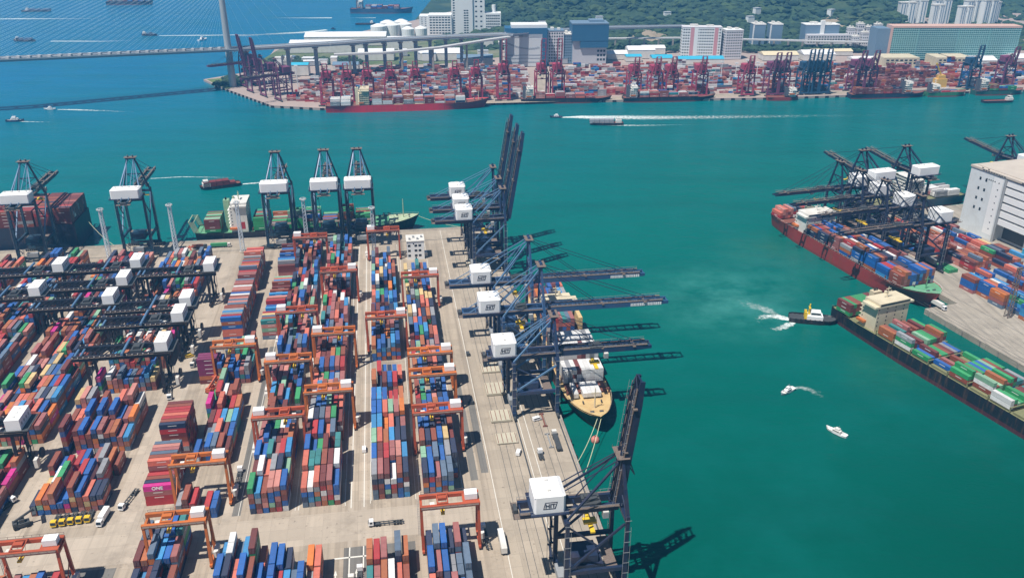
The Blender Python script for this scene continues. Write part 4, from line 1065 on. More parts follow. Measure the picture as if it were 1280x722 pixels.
# ship leaving with a tug at its stern: hull parallel to (0.377, -0.926)
rz2 = math.atan2(-.926, .377); n2 = Vector((.926, .377, 0)); st = Vector((208, 508, 0))+n2*15.5
t, rows = ship('container_ship', 'black hulled ship with cream bridge and sparse green containers being pulled out', st, rz2, 285, 31, 9.5, HBLK, BOOT, DOLV, SG, sheer=.3, stern=.78, zsplit=2.4)
superstructure(t, 25, 38, 25, 8.6, 6, CREAM, funnel=(.6, .5, .35), bridge_w=31, plain=True)
hatch_gear(t, rows, 42, 255, 9.8, 13.6, DOLV); rail(t, rows, DOLV, 0, 285); fore_mast(t, 268, 11, CREAM)
ship_containers(st, rz2, rows, 5, 19, 11, 10, 2.6, 'ever', .8)
random.seed(5); ship_containers(st, rz2, rows, 42, 262, 11, 10, 2, 'ever', 1.1, prof=[2, 2.3, 1.2, .3, 2.2, 2.4, 1.3, .2, 2.1, 2, 1.4], empty=.08)

# small craft
def foam(fm_, pts, widths, z=.06, name='wake'):
    """foam trail: ribbon with uv u along, v across"""
    me = bpy.data.meshes.new(name); V = []; F = []; UV = []; n = len(pts)
    for i, p in enumerate(pts):
        a = Vector(pts[max(0, i-1)]); b_ = Vector(pts[min(n-1, i+1)]); d = (b_-a).normalized(); r = Vector((-d.y, d.x))
        c = Vector(p); w_ = widths[i]/2; V += [(c.x-r.x*w_, c.y-r.y*w_, z), (c.x+r.x*w_, c.y+r.y*w_, z)]
    for i in range(n-1):
        F.append((2*i, 2*i+2, 2*i+3, 2*i+1)); UV += [(i/(n-1), 0), ((i+1)/(n-1), 0), ((i+1)/(n-1), 1), (i/(n-1), 1)]
    me.from_pydata(V, [], F); me.materials.append(FOAMF if fm_ else FOAM); l = me.uv_layers.new(name='UVMap'); l.data.foreach_set('uv', [q for p in UV for q in p])
    o = bpy.data.objects.new(name, me); COL.objects.link(o); tag(o, kind='stuff'); return o
def launch(label, loc, rz, L, hullm, cab, group=None, name='launch', roof=None):
    t = thing(name, label, 'boat', loc, rz, group); B_ = L*.28
    m, dk, rows = hull_mesh(L, B_, L*.11, z0=-.3, zsplit=.3, nose=.72, sheer=.5)
    part(m, 'hull', [hullm, BLACK], t); part(dk, 'deck', OFFW, t); z = L*.11-.3
    b = MB(); b.box(L*.3, L*.66, -B_*.34, B_*.34, z, z+L*.1); b.box(L*.36, L*.56, -B_*.28, B_*.28, z+L*.1, z+L*.19); c = part(b, 'cabin', cab, t)
    b = MB(); b.box(L*.56, L*.563, -B_*.25, B_*.25, z+L*.125, z+L*.165)
    for s in (-1, 1): b.box(L*.34, L*.62, s*B_*.34-.02, s*B_*.34+.02, z+L*.045, z+L*.08)
    part(b, 'cabin_window', GLASS, c)
    b = MB(); b.cyl((L*.42, 0, z+L*.19), (L*.42, 0, z+L*.33), .09, .05, n=6); b.box(L*.415, L*.425, -.8, .8, z+L*.27, z+L*.275); part(b, 'mast', GREY, t)
    return t
WH = mat('white boat hull', (.78, .79, .8), .35, var=.04); BH = mat('dark blue boat hull', (.02, .04, .1), .4)
launch('small white launch turning with a curl of foam behind it', (160.5, 420.5, 0), math.atan2(-10, -13), 12, WH, WHITE)
foam('f', [(160, 420), (164, 422), (168, 420), (173, 415), (180, 408)], [2, 5, 8, 9, 5])
launch('white launch with grey cabin alone on open green water', (173.2, 371.5, 0), math.atan2(7, -6), 12, WH, OFFW)
# tug under the stern of the black hulled ship
tl = Vector((183.5, 509, 0)); tr_ = math.atan2(-6, 29)
t = thing('tugboat', 'tugboat with yellow mast pulling the stern of the black hulled ship', 'tugboat', tl, tr_)
m, dk, rows = hull_mesh(31, 10.5, 3.2, z0=-.5, zsplit=1.0, nose=.8, sheer=.35, stern=.8); part(m, 'hull', [HBLK, BLACK], t); part(dk, 'deck', DGREY, t)
b = MB(); b.box(11, 21, -3.4, 3.4, 2.4, 5); b.box(13, 19.5, -2.6, 2.6, 5, 7.6); c = part(b, 'wheelhouse', WHITE, t)
b = MB(); b.box(19.5, 19.56, -2.3, 2.3, 5.9, 7.1)
for s in (-1, 1): b.box(13.4, 19.2, s*2.6-.03, s*2.6+.03, 5.9, 7.1)
part(b, 'wheelhouse_window', GLASS, c)
b = MB(); b.cyl((12.3, 0, 5), (12.3, 0, 12.5), .8, .4); b.box(11.7, 12.9, -1.8, 1.8, 9.5, 10.1); b.box(9.4, 11, -2.4, -1, 2.4, 7.2); b.box(9.4, 11, 1, 2.4, 2.4, 7.2); part(b, 'mast', YEL, t)
b = MB()
for k in range(9): b.wheel((4+k*3, -4.9 if k < 8 else -3.2, 2.6), .7, .5, 0); b.wheel((4+k*3, 4.9 if k < 8 else 3.2, 2.6), .7, .5, 0)
b.cyl((30.2, -1.6, 3.1), (30.2, 1.6, 3.1), .8); part(b, 'tyre_fender', BLACK, t)
foam('', [(184, 509), (177, 513), (170, 513), (163, 508), (160, 498)], [7, 11, 12, 10, 6]); foam('', [(186, 505), (181, 501), (176, 497), (170, 494), (162, 493)], [4, 8, 9, 9, 5])
foam('f', [(178, 516), (172, 524), (163, 532), (152, 540)], [6, 14, 18, 12])
# barges and craft in the channel
def barge(label, loc, rz, L, B_, hullm, cargo, cab=True, name='barge', cabx=.82, group=None, cm='maroon'):
    t = thing(name, label, 'barge', loc, rz, group)
    m, dk, rows = hull_mesh(L, B_, 3.2, z0=-.5, zsplit=.7, nose=.86, sheer=.3); part(m, 'hull', [hullm, BLACK], t); part(dk, 'deck', DRED, t)
    b = MB(); x = L*.12 if cabx > .5 else L*.28
    if cargo:
        while x < L*(.76 if cabx > .5 else .9): h = random.choice((1, 2, 2))*2.4; b.box(x, x+5.6, -B_*.36, B_*.36, 2.3, 2.3+h); x += 6
        part(b, 'cargo', mat('dull cargo '+cm, PAL.get(cm, (.15, .12, .1)), .7, var=.4, scale=.3), t)
    b = MB(); x = L*cabx; b.box(x-4, x+3, -B_*.36, B_*.36, 2.3, 6.2); b.box(x-2.5, x+2, -B_*.28, B_*.28, 6.2, 8.6); c = part(b, 'wheelhouse', OFFW, t)
    b = MB(); b.box(x+2, x+2.05, -B_*.24, B_*.24, 6.9, 8); b.box(x-2.55, x-2.5, -B_*.24, B_*.24, 6.9, 8); part(b, 'wheelhouse_window', GLASS, c)
    b = MB(); b.cyl((x, 0, 8.6), (x, 0, 13), .15); part(b, 'mast', GREY, t); return t
barge('dark barge stacked with maroon boxes under way beyond the top quay', (-265, 803, 0), math.atan2(-16, -32)-.0, 38, 11, HBLK, True, cabx=.84)
foam('', [(-263, 804), (-248, 808), (-225, 812)], [4, 7, 3]); foam('', [(-360, 822), (-330, 828), (-290, 826), (-262, 826)], [2, 3, 3, 1])
barge('long grey laden barge crossing below the white wake', (137, 1046, 0), math.pi, 42, 11, HBLK, True, cabx=.15, cm='grey')
foam('', [(100, 1047), (118, 1043), (150, 1041), (200, 1044), (270, 1050)], [4, 9, 9, 6, 3])
t = launch('fast dark ferry drawing a long white wake across the channel', (64, 1083, 0), math.pi, 16, BH, WHITE)
foam('', [(62, 1083), (100, 1084), (160, 1083), (230, 1084), (380, 1092), (560, 1104)], [8, 26, 34, 32, 28, 18])
launch('small white fast boat below the bridge shadow', (-603, 1128, 0), math.pi+.05, 15, WH, WHITE); foam('', [(-600, 1128), (-570, 1126), (-530, 1120), (-470, 1110)], [4, 9, 9, 5])
launch('dark hulled white launch cut by the left edge', (-632, 1061, 0), .1, 22, BH, WHITE); foam('', [(-628, 1062), (-600, 1060), (-560, 1057)], [3, 5, 4])
barge('dark empty coaster off the right hand far quay', (642, 1170, 0), .12, 46, 11, HBLK, False, cabx=.85)
for lab, p, rz_, L_ in (('distant laden ship high in the bay, upper left corner', (-1205, 2200, 0), .1, 70), ('small dark ship crossing left of the bridge cables', (-930, 1720, 0), math.pi, 42), ('little dark ship near the middle of the bridge cables', (-720, 1795, 0), math.pi, 32)):
    barge(lab, p, rz_, L_, L_*.22, HBLK, True, name='coaster', cm='slate', cabx=.2 if rz_ < 1 else .8)
launch('white motor yacht just above the bridge deck', (-612, 1722, 0), 1.2, 24, WH, WHITE, name='motor_yacht')
foam('', [(-1185, 2058), (-1120, 2062), (-1000, 2065), (-850, 2070)], [16, 26, 20, 10]); foam('', [(-716, 1795), (-620, 1800), (-480, 1815), (-330, 1850)], [8, 18, 18, 10]); foam('', [(-900, 1722), (-800, 1720), (-700, 1740)], [12, 16, 8])
foam('', [(-560, 1792), (-530, 1795), (-495, 1800)], [8, 12, 6]); foam('', [(-393, 1880), (-440, 1840), (-530, 1805), (-560, 1800)], [22, 32, 24, 12]); foam('', [(-420, 2080), (-480, 2078), (-620, 2074)], [18, 22, 12]); foam('', [(-318, 2080), (-350, 2079), (-400, 2078)], [10, 10, 5])
launch('little dark boat left of the far storage dock', (-375, 1885, 0), 2.6, 14, BH, BH)
loc = Vector((-392, 2175, 0))
t, rows = ship('container_ship', 'far off blue ship anchored in the bay at the top edge', loc, 0, 152, 26, 11, hpaint('faded blue hull', (.03, .09, .16)), ANTI, DRED, SG)
superstructure(t, 20, 30, 22, 10, 6, OFFW); ship_containers(loc, 0, rows, 38, 132, 9, 11.2, 2.5, 'cmau', 1.5)
loc = Vector((-1060, 2350, 0))
t, rows = ship('container_ship', 'far dark ship right at the top edge above the bridge', loc, .05, 120, 22, 9, HBLK, ANTI, DRED, SG); superstructure(t, 12, 22, 16, 8, 5, OFFW); ship_containers(loc, .05, rows, 30, 105, 8, 9.2, 2, 'cmau', 1)
b = MB(); barge('small grey barge far out left of the storage tanks', (-345, 1960, 0), .1, 44, 10, HBLK, False)
loc = Vector((-432, 1392, 0))
t, rows = ship('container_ship', 'dark ship lying behind the grey bridge tower', loc, .05, 96, 18, 7, HNAV, ANTI, DRED, SG); superstructure(t, 70, 80, 14, 6, 6, OFFW); ship_containers(loc, .05, rows, 6, 60, 7, 7.2, 1, 'cmau', 1)
# ships along the far quay
fr = math.atan2(39, 263)
loc = Vector((-243, 1119, 0))+Vector((-math.sin(fr), math.cos(fr), 0))*-1
t, rows = ship('container_ship', 'long scarlet hulled ship moored at the far terminal', loc, .13, 214, 26, 9, HFAR, HFAR, DRED, SG, sheer=.3)
superstructure(t, 44, 56, 22, 8, 7, CREAM, funnel=(.6, .55, .4)); ship_containers(loc, .13, rows, 6, 34, 9, 9.2, 3, 'pale', 1); ship_containers(loc, .13, rows, 60, 190, 9, 9.2, 3, 'far', 2, empty=.2); fore_mast(t, 200, 10, CREAM); hatch_gear(t, rows, 60, 190, 9, 13.6, CREAM)
for lab, x, y, L_, rz_, hl, mx, sx in (('dark low ship with white bridge, next to the scarlet one', 12, 1176, 125, .06, HBLK, 'far', 8), ('dark ship with white bridge under the pink apartment block', 152, 1182, 130, .1, HBLK, 'far', 10), ('small red barge ship at the far blue cranes', 352, 1192, 44, .05, HRED, 'reds', 30),
        ('dark laden ship at the far terminal right of the blue cranes', 470, 1204, 112, .12, HNAV, 'klin', 80), ('green hulled ship under the yellow far crane', 583, 1219, 60, .12, hpaint('bright green hull', (.03, .2, .09)), 'far', 8), ('dark green ship at the right end of the far quay', 655, 1228, 75, .12, hpaint('deep green hull', (.02, .1, .08)), 'ever', 8)):
    t, rows = ship('container_ship', lab, (x, y-5, 0), rz_, L_, 15 if L_ < 60 else 20, 5 if L_ < 60 else 6.5, hl, ANTI, DRED, SG)
    superstructure(t, sx, sx+8, 13, 5.5, 5 if L_ > 60 else 3, OFFW); ship_containers((x, y-5, 0), rz_, rows, sx+12 if sx < 40 else 6, L_*.88 if sx < 40 else sx-6, 6, 6.8 if L_ > 60 else 5.2, 2.2 if L_ > 60 else 1, mx, 1.2)

# ================================================================= RIGHT TERMINAL YARD
def qblock(b0, nrow, a0, a1, h, sp, mix, empty=.08):
    n = int((a1-a0)/12.8)
    for k in range(n):
        base = h+random.uniform(-sp, sp)*.5
        for r in range(nrow):
            if random.random() < empty: continue
            z = GZ+.01
            for t_ in range(max(0, min(6, int(round(base+random.uniform(-1, 1)*sp*.6))))):
                p = qd(a0+k*12.8+6.2, b0+r*2.9, z); addc(p.x, p.y, z, AQ+R(90), 12.19, 2.6, pick(mix)); z += 2.615
qblock(469, 6, 290, 440, 4.4, 1, 'blue'); qblock(497, 7, 290, 432, 4, 1.2, 'blue'); qblock(524, 6, 290, 430, 3.4, 1.2, 'yard'); qblock(497, 6, 448, 560, 3, 1.3, 'reds'); qblock(523, 6, 444, 545, 3.6, 1.3, 'yard'); qblock(480, 3, 452, 545, 1.6, 1, 'ever', .3)
qblock(460, 1, 455, 530, 1, .9, 'ever', .4)
# white logistics building
t = thing('warehouse', 'huge white multi level warehouse with dark open ramps on the right', 'building', qd(475, 560, GZ), AQ)
LW, DW, HW = 75, 120, 52         # local y = a (building runs from y=-105 to 55), x = b
m = MB(); y0, y1 = -130, 55
m.box(0, DW, y1-34, y1, 0, HW); m.box(9, DW, y0, y1-34.004, 0, HW-4); w_ = part(m, 'wall', mat('white rendered wall', (.66, .7, .72), .7, var=.06, scale=.08, dirt=(.45, .45, .43), damt=.35), t)
m = MB(); m.box(-.6, DW, y0, y1+.6, HW, HW+1.6); m.box(3, 8, y0+2, y1-3, HW+1.6, HW+2.2); rf = part(m, 'roof', mat('pale tan roof', (.5, .44, .38), .85, var=.15, scale=.1), t)
m = MB()
for k in range(26): x = 24+random.random()*86; y = y0+20+random.random()*(y1-y0-50); m.box(x, x+random.uniform(3, 12), y, y+random.uniform(2, 8), HW+1.62, HW+random.uniform(2.6, 5))
part(m, 'roof_plant', WHITE, rf)
m = MB()
for k in range(7): m.box(14+k*.0, 20, y1-60-k*12, y1-54-k*12, HW+1.7, HW+2.6)
part(m, 'roof_unit', DGREY, rf)
for j in range(1, 7):
    z = 8.5+j*6.3
    m = MB(); m.box(.2, 8.9, y0, y1-35, z+.0, z+4.7); part(m, 'parapet', WHITE, t)
m = MB(); m.box(8.6, 8.95, y0, y1-36, 2, HW-5); part(m, 'bay_shade_sheet', DGREY, t)  # dark sheet painted in for the shade inside the open ramps
for yy in (y1-36, y1-66, y1-96, y1-126):
    m = MB(); m.cyl((-.6, yy, 0), (-.6, yy, HW-1), 1.0, n=12); part(m, 'column', GREY, t)
m = MB()
for j in range(5):
    for k in range(2): m.box(-.08, -.02, y1-12-k*6, y1-10.2-k*6, 20+j*8, 22.4+j*8)
for j in range(9):
    m.box(-.08, -.02, y1-30, y1-29, 8+j*5.4, 9+j*5.4)
for k in range(5): m.box(-.08, -.02, y1-26+k*2, y1-25+k*2, HW-6, HW-5)
split_part(m, 'window', GLASS, t)
m = MB(); m.box(-.06, -.02, y1-33, y1-24, 4, 50); part(m, 'wall_panel', WHITE, t)
m = MB()
for q in range(3):
    for k in range(9): m.box(-.72, -.62, y1-14-q*38-k*2.6, y1-12.2-q*38-k*2.6, HW+.3, HW+1.2)
part(m, 'roof_lettering', DGREY, rf)
tag(struct(MB(), 'x', GREY), kind=None) if False else None
m = MB(); m.box(-5, 5, -4, 4, 0, 9); m.box(-5.3, 5.3, -4.3, 4.3, 9, 9.6); b_ = tag(m.build('pump_house', [mat('cyan cladding', (.05, .4, .62), .6)], None, qd(452, 554, GZ), AQ), 'cyan clad cubic shed at the foot of the white warehouse', 'shed')
# ship beyond the right terminal
loc = qd(596, 620, 0)
t, rows = ship('container_ship', 'white and grey ship moored beyond the right terminal', loc, AQ+math.pi, 120, 24, 9, hpaint('dull blue hull', (.05, .09, .12)), ANTI, DOLV, SG)
superstructure(t, 50, 66, 20, 8, 7, OFFW); fore_mast(t, 108, 9, OFFW); ship_containers(loc, AQ+math.pi, rows, 8, 40, 8, 9.2, 2, 'pale', .8)

# ================================================================= BRIDGE
BP = [(-1250, 985, 78), (-620, 1078, 73), (-388, 1160, 62), (-350, 1178, 62), (-266, 1255, 62), (-190, 1310, 62), (-97, 1350, 61), (20, 1392, 58), (200, 1470, 50), (330, 1560, 36)]
BP = [(-1150, 965, 68), (-661, 1123, 66), (-408, 1262, 57), (-359, 1280, 57), (-273, 1312, 57), (-196, 1349, 57), (-100, 1384, 57), (-6, 1410, 57), (60, 1470, 54), (190, 1560, 48), (330, 1650, 38)]
t = thing('cable_stayed_bridge', 'long cable stayed bridge with a slim grey tower crossing the bay', 'bridge')
def deck_strip(off0, off1, z0, z1, name, m_, par, pts=BP):
    mb = MB()
    for (p, q) in zip(pts, pts[1:]):
        p, q = Vector(p), Vector(q); d_ = Vector((q.x-p.x, q.y-p.y, 0)).normalized(); r = Vector((-d_.y, d_.x, 0))
        u = Vector((0, 0, 1)); P = [p+r*off0, q+r*off0, q+r*off1, p+r*off1]
        mb.hexa([x+u*z0 for x in P]+[x+u*z1 for x in P])
    return part(mb, name, m_, par)
BRC = mat('bridge concrete', (.5, .5, .5), .7, var=.08); BRG = mat('bridge soffit grey', (.27, .3, .34), .7)
dk1 = deck_strip(-11, -1.5, -2.4, 0, 'deck', BRG, t); dk2 = deck_strip(3.5, 13, -2.4, 0, 'deck', BRG, t)
deck_strip(-11.3, -10.9, .0, 1.4, 'parapet', BRC, dk1); deck_strip(12.9, 13.3, .0, 1.4, 'parapet', BRC, dk2)
m = MB(); T0 = Vector((-408, 1264, 0)); 
m.cyl((T0.x, T0.y, 0), (T0.x, T0.y, 80), 5.2, 4.6, n=16); m.cyl((T0.x, T0.y, 80), (T0.x, T0.y, 235), 4.6, 2.9, n=16); tw = part(m, 'tower', mat('tower concrete', (.42, .43, .44), .6, var=.08), t)
m = MB()
for k in range(46):
    p = Vector(BP[2]).lerp(Vector(BP[1]), (k+1)/24.) if k < 24 else Vector(BP[1]).lerp(Vector(BP[0]), (k-23)/22.)
    m.box(p.x-2.2, p.x+2.2, p.y-1.5, p.y+4, p.z+.02, p.z+2.8)
part(m, 'cable_anchorage', BRC, t)
CAB = mat('stay cable sheath', (.45, .55, .6), .5, var=.03)
for k in range(1, 40):
    f = k/24.; p = Vector(BP[2]).lerp(Vector(BP[1]), f) if f <= 1 else Vector(BP[1]).lerp(Vector(BP[0]), (f-1)*.55)
    m = MB()
    for o in (-10.5, 12.5): m.cyl((p.x, p.y+o, p.z), (T0.x, T0.y, 118+k*2.9), .07, n=4, caps=False)
    part(m, 'stay_cable', CAB, t)
for k in range(1, 8):
    p = Vector(BP[2]).lerp(Vector(BP[4]), k/8.)
    m = MB(); m.cyl((p.x, p.y-10, p.z), (T0.x, T0.y, 118+k*12), .07, n=4, caps=False); part(m, 'stay_cable', CAB, t)
# viaduct piers, one by one
def along(x):
    for p, q in zip(BP, BP[1:]):
        if p[0] <= x <= q[0]: return Vector(p).lerp(Vector(q), (x-p[0])/(q[0]-p[0]))
def pier(p, w=6.6, l='tall concrete pier under the viaduct'):
    m = MB(); m.beam((p.x, p.y+1, 3), (p.x, p.y+1, p.z-6), w, w*.7); m.hexa([(p.x-w/2, p.y-3, p.z-6), (p.x+w/2, p.y-3, p.z-6), (p.x+w/2, p.y+5, p.z-6), (p.x-w/2, p.y+5, p.z-6), (p.x-w/2, p.y-10, p.z-3.6), (p.x+w/2, p.y-10, p.z-3.6), (p.x+w/2, p.y+12, p.z-3.6), (p.x-w/2, p.y+12, p.z-3.6)])
    part(m, 'pier', BRG, t)
for x in (-385, -330, -292, -240, -222, -196, -172, -150, -128, -104, -80, -48, -18, 14, 50, 90, 140): pier(along(x))
# slip road joining from below
SL = [(-262, 1290, 46), (-190, 1305, 46), (-110, 1335, 49), (-40, 1375, 54), (-4, 1395, 56)]
t2 = thing('slip_road_viaduct', 'lower slip road viaduct rising to join the bridge approach', 'viaduct')
deck_strip(-5, 5, -2.5, 0, 'deck', BRC, t2, SL)
for i, (x, y, z) in enumerate(((-240, 1294, 46), (-165, 1313, 46.7), (-120, 1330, 48.6), (-70, 1357, 51.5))):
    m = MB(); m.beam((x, y, 3), (x, y, z-2.6), 4, 3); part(m, 'pier', PIERC, t2)

# ================================================================= FAR SHORE BUILDINGS
def grid_wins(m, x0, x1, z0, z1, y, nx, nz, fw=.6, fh=.5, q=.12):
    dx, dz = (x1-x0)/nx, (z1-z0)/nz
    for i in range(nx):
        for j in range(nz):
            cx, cz = x0+(i+.5)*dx, z0+(j+.5)*dz; m.box(cx-dx*fw/2, cx+dx*fw/2, y-q, y-.02, cz-dz*fh/2, cz+dz*fh/2)
def tower_block(name, label, loc, rz, w, dpt, h, wallm, nx, nz, fw=.6, fh=.5, bands=(), roofm=None, winm=None, side=True, extra=None, cat='building', group=None):
    t = thing(name, label, cat, loc, rz, group)
    m = MB(); m.box(-w/2, w/2, 0, dpt, 0, h); part(m, 'wall', wallm, t)
    if nx:
        m = MB(); grid_wins(m, -w/2+.8, w/2-.8, 2, h-1, 0, nx, nz, fw, fh); 
        split_part(m, 'window', winm or GLASS, t)
        if side:
            n = max(2, int(dpt/6)); dy = dpt/n; dz = (h-3)/nz; m = MB()
            for i in range(n):
                for j in range(nz):
                    cy, cz = (i+.5)*dy, 2+(j+.5)*dz
                    for sx in (-1, 1): xx = sx*w/2; m.box(min(xx, xx+sx*.1), max(xx, xx+sx*.1), cy-dy*fw/2, cy+dy*fw/2, cz-dz*fh/2, cz+dz*fh/2)
            split_part(m, 'side_window', winm or GLASS, t)
    for x0, x1, mm in bands:
        m = MB(); m.box(x0, x1, -.3, dpt*.4, 1, h+.6); part(m, 'painted_bay', mm, t)
    m = MB(); m.box(-w/2-.4, w/2+.4, -.4, dpt+.4, h+.01, h+1.2); r = part(m, 'roof', roofm or OFFW, t)
    m = MB(); m.box(-w*.3, -w*.1, dpt*.3, dpt*.7, h+1.2, h+4.4); m.box(w*.12, w*.3, dpt*.25, dpt*.6, h+1.2, h+3.6); part(m, 'roof_house', OFFW, r)
    return t
WHT = mat('white building render', (.78, .79, .78), .7, var=.04); PINKW = mat('pale building render', (.68, .66, .68), .7, var=.05); TEALW = mat('teal glazed wall', (.2, .46, .44), .4, var=.12, scale=.05)
PINKB = mat('pink painted bay', (.62, .28, .3), .7); BLUEW = mat('blue clad wall', (.03, .12, .23), .45, var=.1, scale=.06); BLUEG = mat('blue grey wall', (.16, .24, .33), .6)
GREYW = mat('grey render', (.42, .44, .47), .75); TANR = mat('salmon parapet', (.62, .4, .33), .8); TEALD = mat('dark teal glazing', (.05, .16, .19), .25)
# white tower with stepped wings
t = thing('office_tower', 'white tower block with stepped wings beside the bay', 'building', (-88, 1770, 4), .03)
for n_, x0, x1, y0, h_ in (('wall', -32, 10, 0, 96), ('wall', 10.01, 34, 3, 90), ('wing', -78, -32.01, -4, 40), ('wing', 34.01, 66, 2, 42), ('wing', -96, -78.01, -2, 38)):
    m = MB(); m.box(x0, x1, y0, 34, 0, h_); w_ = part(m, n_, WHT, t)
    m = MB()
    if n_ == 'wing' and x0 > -90: grid_wins(m, x0+2, x1-2, 3, h_-2, y0, 7, 7, .75, .45); split_part(m, 'window', GLASS, w_)
    elif h_ == 96: grid_wins(m, -30, -24, 3, 88, 0, 1, 18, .6, .5); grid_wins(m, -8, 2, 3, 50, 0, 2, 10, .8, .5); split_part(m, 'window', GLASS, w_)
    else: grid_wins(m, x0+2, x1-2, 3, h_-2, y0, 2, 9, .4, .3); split_part(m, 'window', GLASS, w_)
m = MB(); m.box(-10, 4, 8, 22, 96, 102); m.cyl((52, 20, 42), (52, 20, 56), 4, n=12); part(m, 'roof_house', WHT, t)
# blue topped storage block with a pale swept front
t = thing('storage_building', 'broad storage block, blue top over a white front with grey swoosh', 'building', (23, 1425, 4), .05)
m = MB(); m.box(-34, 34, 0, 34, 0, 51); part(m, 'wall', mat('silver front', (.62, .64, .66), .5, var=.04), t)
m = MB(); m.box(-34.3, 34.3, -.4, 34, 51.01, 60); m.box(26, 34.3, -.45, 34, 0, 51); part(m, 'blue_cladding', BLUEW, t)
m = MB(); m.box(-24, 34, 2, 34, 60.01, 65); part(m, 'roof', WHT, t)
m = MB(); m.box(-33, 26, -.3, -.02, 46, 49.5, 0)
for i in range(14):
    x0 = -33+i*3.9; z0 = 38-9*math.sin(i/13*2.2); m.hexa([(x0, -.25, z0-2), (x0+3.9, -.25, z0-2.6), (x0+3.9, -.03, z0-2.6), (x0, -.03, z0-2), (x0, -.25, z0+.5), (x0+3.9, -.25, z0), (x0+3.9, -.03, z0), (x0, -.03, z0+.5)])
for z0 in (6, 12, 17): m.box(-33, 26, -.25, -.03, z0, z0+1.6)
part(m, 'front_stripes', mat('pale grey stripe', (.36, .39, .43), .6), t)
tower_block('apartment_block', 'pale flats with square blue windows between two blue storage blocks', (72, 1449, 4), .05, 26, 30, 52, PINKW, 6, 10, .55, .5, roofm=BLUEG)
tower_block('apartment_block', 'darker blue flats squeezed beside the big blue box', (94, 1452, 4), .05, 18, 30, 46, BLUEG, 5, 10, .5, .4)
t = thing('storage_building', 'tall block with a deep blue box over a pale grey base', 'building', (128, 1450, 4), .06)
m = MB(); m.box(-28, 28, 0, 34, 0, 37); w_ = part(m, 'base', mat('pale grey base', (.5, .5, .54), .7), t)
m = MB(); grid_wins(m, 12, 27, 3, 38, 0, 3, 5, .7, .5); split_part(m, 'window', GLASS, w_)
m = MB(); m.box(-16, 30, -4, 34, 26, 37.0); m.box(-30, 30, -4.4, 36, 37.01, 63); part(m, 'blue_box', BLUEW, t)
m = MB(); m.box(-30.3, 30.3, -4.8, 36, 63.01, 65); m.box(0, 24, 10, 32, 65, 68); part(m, 'roof', BLUEG, t)
# pink and white apartment block in two wings
t = tower_block('apartment_block', 'pink striped white apartment block in front of the hill', (322, 1500, 4), -.06, 66, 20, 51, WHT, 16, 10, .62, .42, bands=((-19, -13, PINKB), (-12.9, -6, WHT), (21, 27, PINKB)), roofm=PINKW)
tower_block('apartment_block', 'smaller white wing at the right of the pink striped block', (376, 1494, 4), .12, 30, 24, 47, PINKW, 7, 10, .55, .5, roofm=WHT)
for lab, x in (('left of two dark blue office slabs on the slope', 447), ('right of two dark blue office slabs on the slope', 478)):
    t = tower_block('office_slab', lab, (x, 1602, 12), .03, 22, 22, 35, BLUEG, 0, 0); m = MB(); m.box(-11.3, -9.4, -.5, 2, 0, 36); m.box(-11.3, 11.3, -.5, 2, 34, 36); part(m, 'white_frame', WHT, t)
t = tower_block('hotel', 'low blue roofed building with a white lower wing on the hillside', (560, 1600, 14), .04, 62, 26, 32, BLUEG, 0, 0, roofm=WHT)
m = MB(); m.box(-30, 62, -10, -.4, 0, 17); w_ = part(m, 'wing', PINKW, t); m = MB(); grid_wins(m, -29, 61, 2, 15, -10, 18, 3, .6, .5); split_part(m, 'window', GLASS, w_); m = MB(); m.box(-4, 3, -2, 4, 0, 40); part(m, 'stair_tower', WHT, t)
random.seed(8)
for k in range(9):
    x = 612+(k % 5)*16; y = 1570+(k//5)*26; tower_block('house_block', f"{['leftmost', 'second', 'third', 'fourth', 'fifth'][k % 5]} of the {'front' if k < 5 else 'rear'} row of small pale houses by the teal block", (x, y, 8+k), .02, 12, 12, 20+random.random()*8+(6 if k > 4 else 0), PINKW, 3, 5, .5, .45, group='small pale houses on the slope')
# teal slab estate
t = thing('estate_building', 'enormous teal glazed estate building with a salmon parapet', 'building', (736, 1466, 4), .0)
for i, (x0, x1, mm) in enumerate(((-106, -62, TEALW), (-61.6, 4, mat('blue teal glazed wall', (.13, .33, .38), .4, var=.12, scale=.05)), (4.4, 56, TEALW), (56.4, 106, TEALW))):
    m = MB(); m.box(x0, x1, 0, 26, 4, 55); w_ = part(m, 'wall', mm, t)
    n = int((x1-x0)/3.4); m = MB()
    for k in range(n): xx = x0+1+k*(x1-x0-2)/n; m.box(xx, xx+1.3, -.35, -.02, 5, 54)
    part(m, 'glazing', TEALD, w_)
    m = MB()
    for j in range(16): m.box(x0+.2, x1-.2, -.6, -.36, 5.5+j*3.1, 6.4+j*3.1)
    part(m, 'floor_bands', mat('pale teal band', (.42, .66, .62), .6), w_)
m = MB(); m.box(-106.5, 106.5, -1, 27, 55.01, 58); m.box(-106.6, -105.9, -1, 27, 4, 55); part(m, 'roof', TANR, t)
m = MB(); m.box(-128, -106.7, 8, 40, 0, 53); part(m, 'side_slab', BLUEG, t)
t = thing('podium', 'cream podium blocks with square windows below the teal building', 'building', (660, 1412, 4), .02)
for x0, x1 in ((-60, -2), (26, 46), (50, 84)):
    m = MB(); m.box(x0, x1, 0, 40, 0, 16); w_ = part(m, 'wall', CREAM, t); m = MB(); grid_wins(m, x0+3, x1-3, 5, 14, 0, max(2, int((x1-x0)/8)), 2, .6, .55); split_part(m, 'window', GLASS, w_)
g_ = 'slender towers behind the teal building'
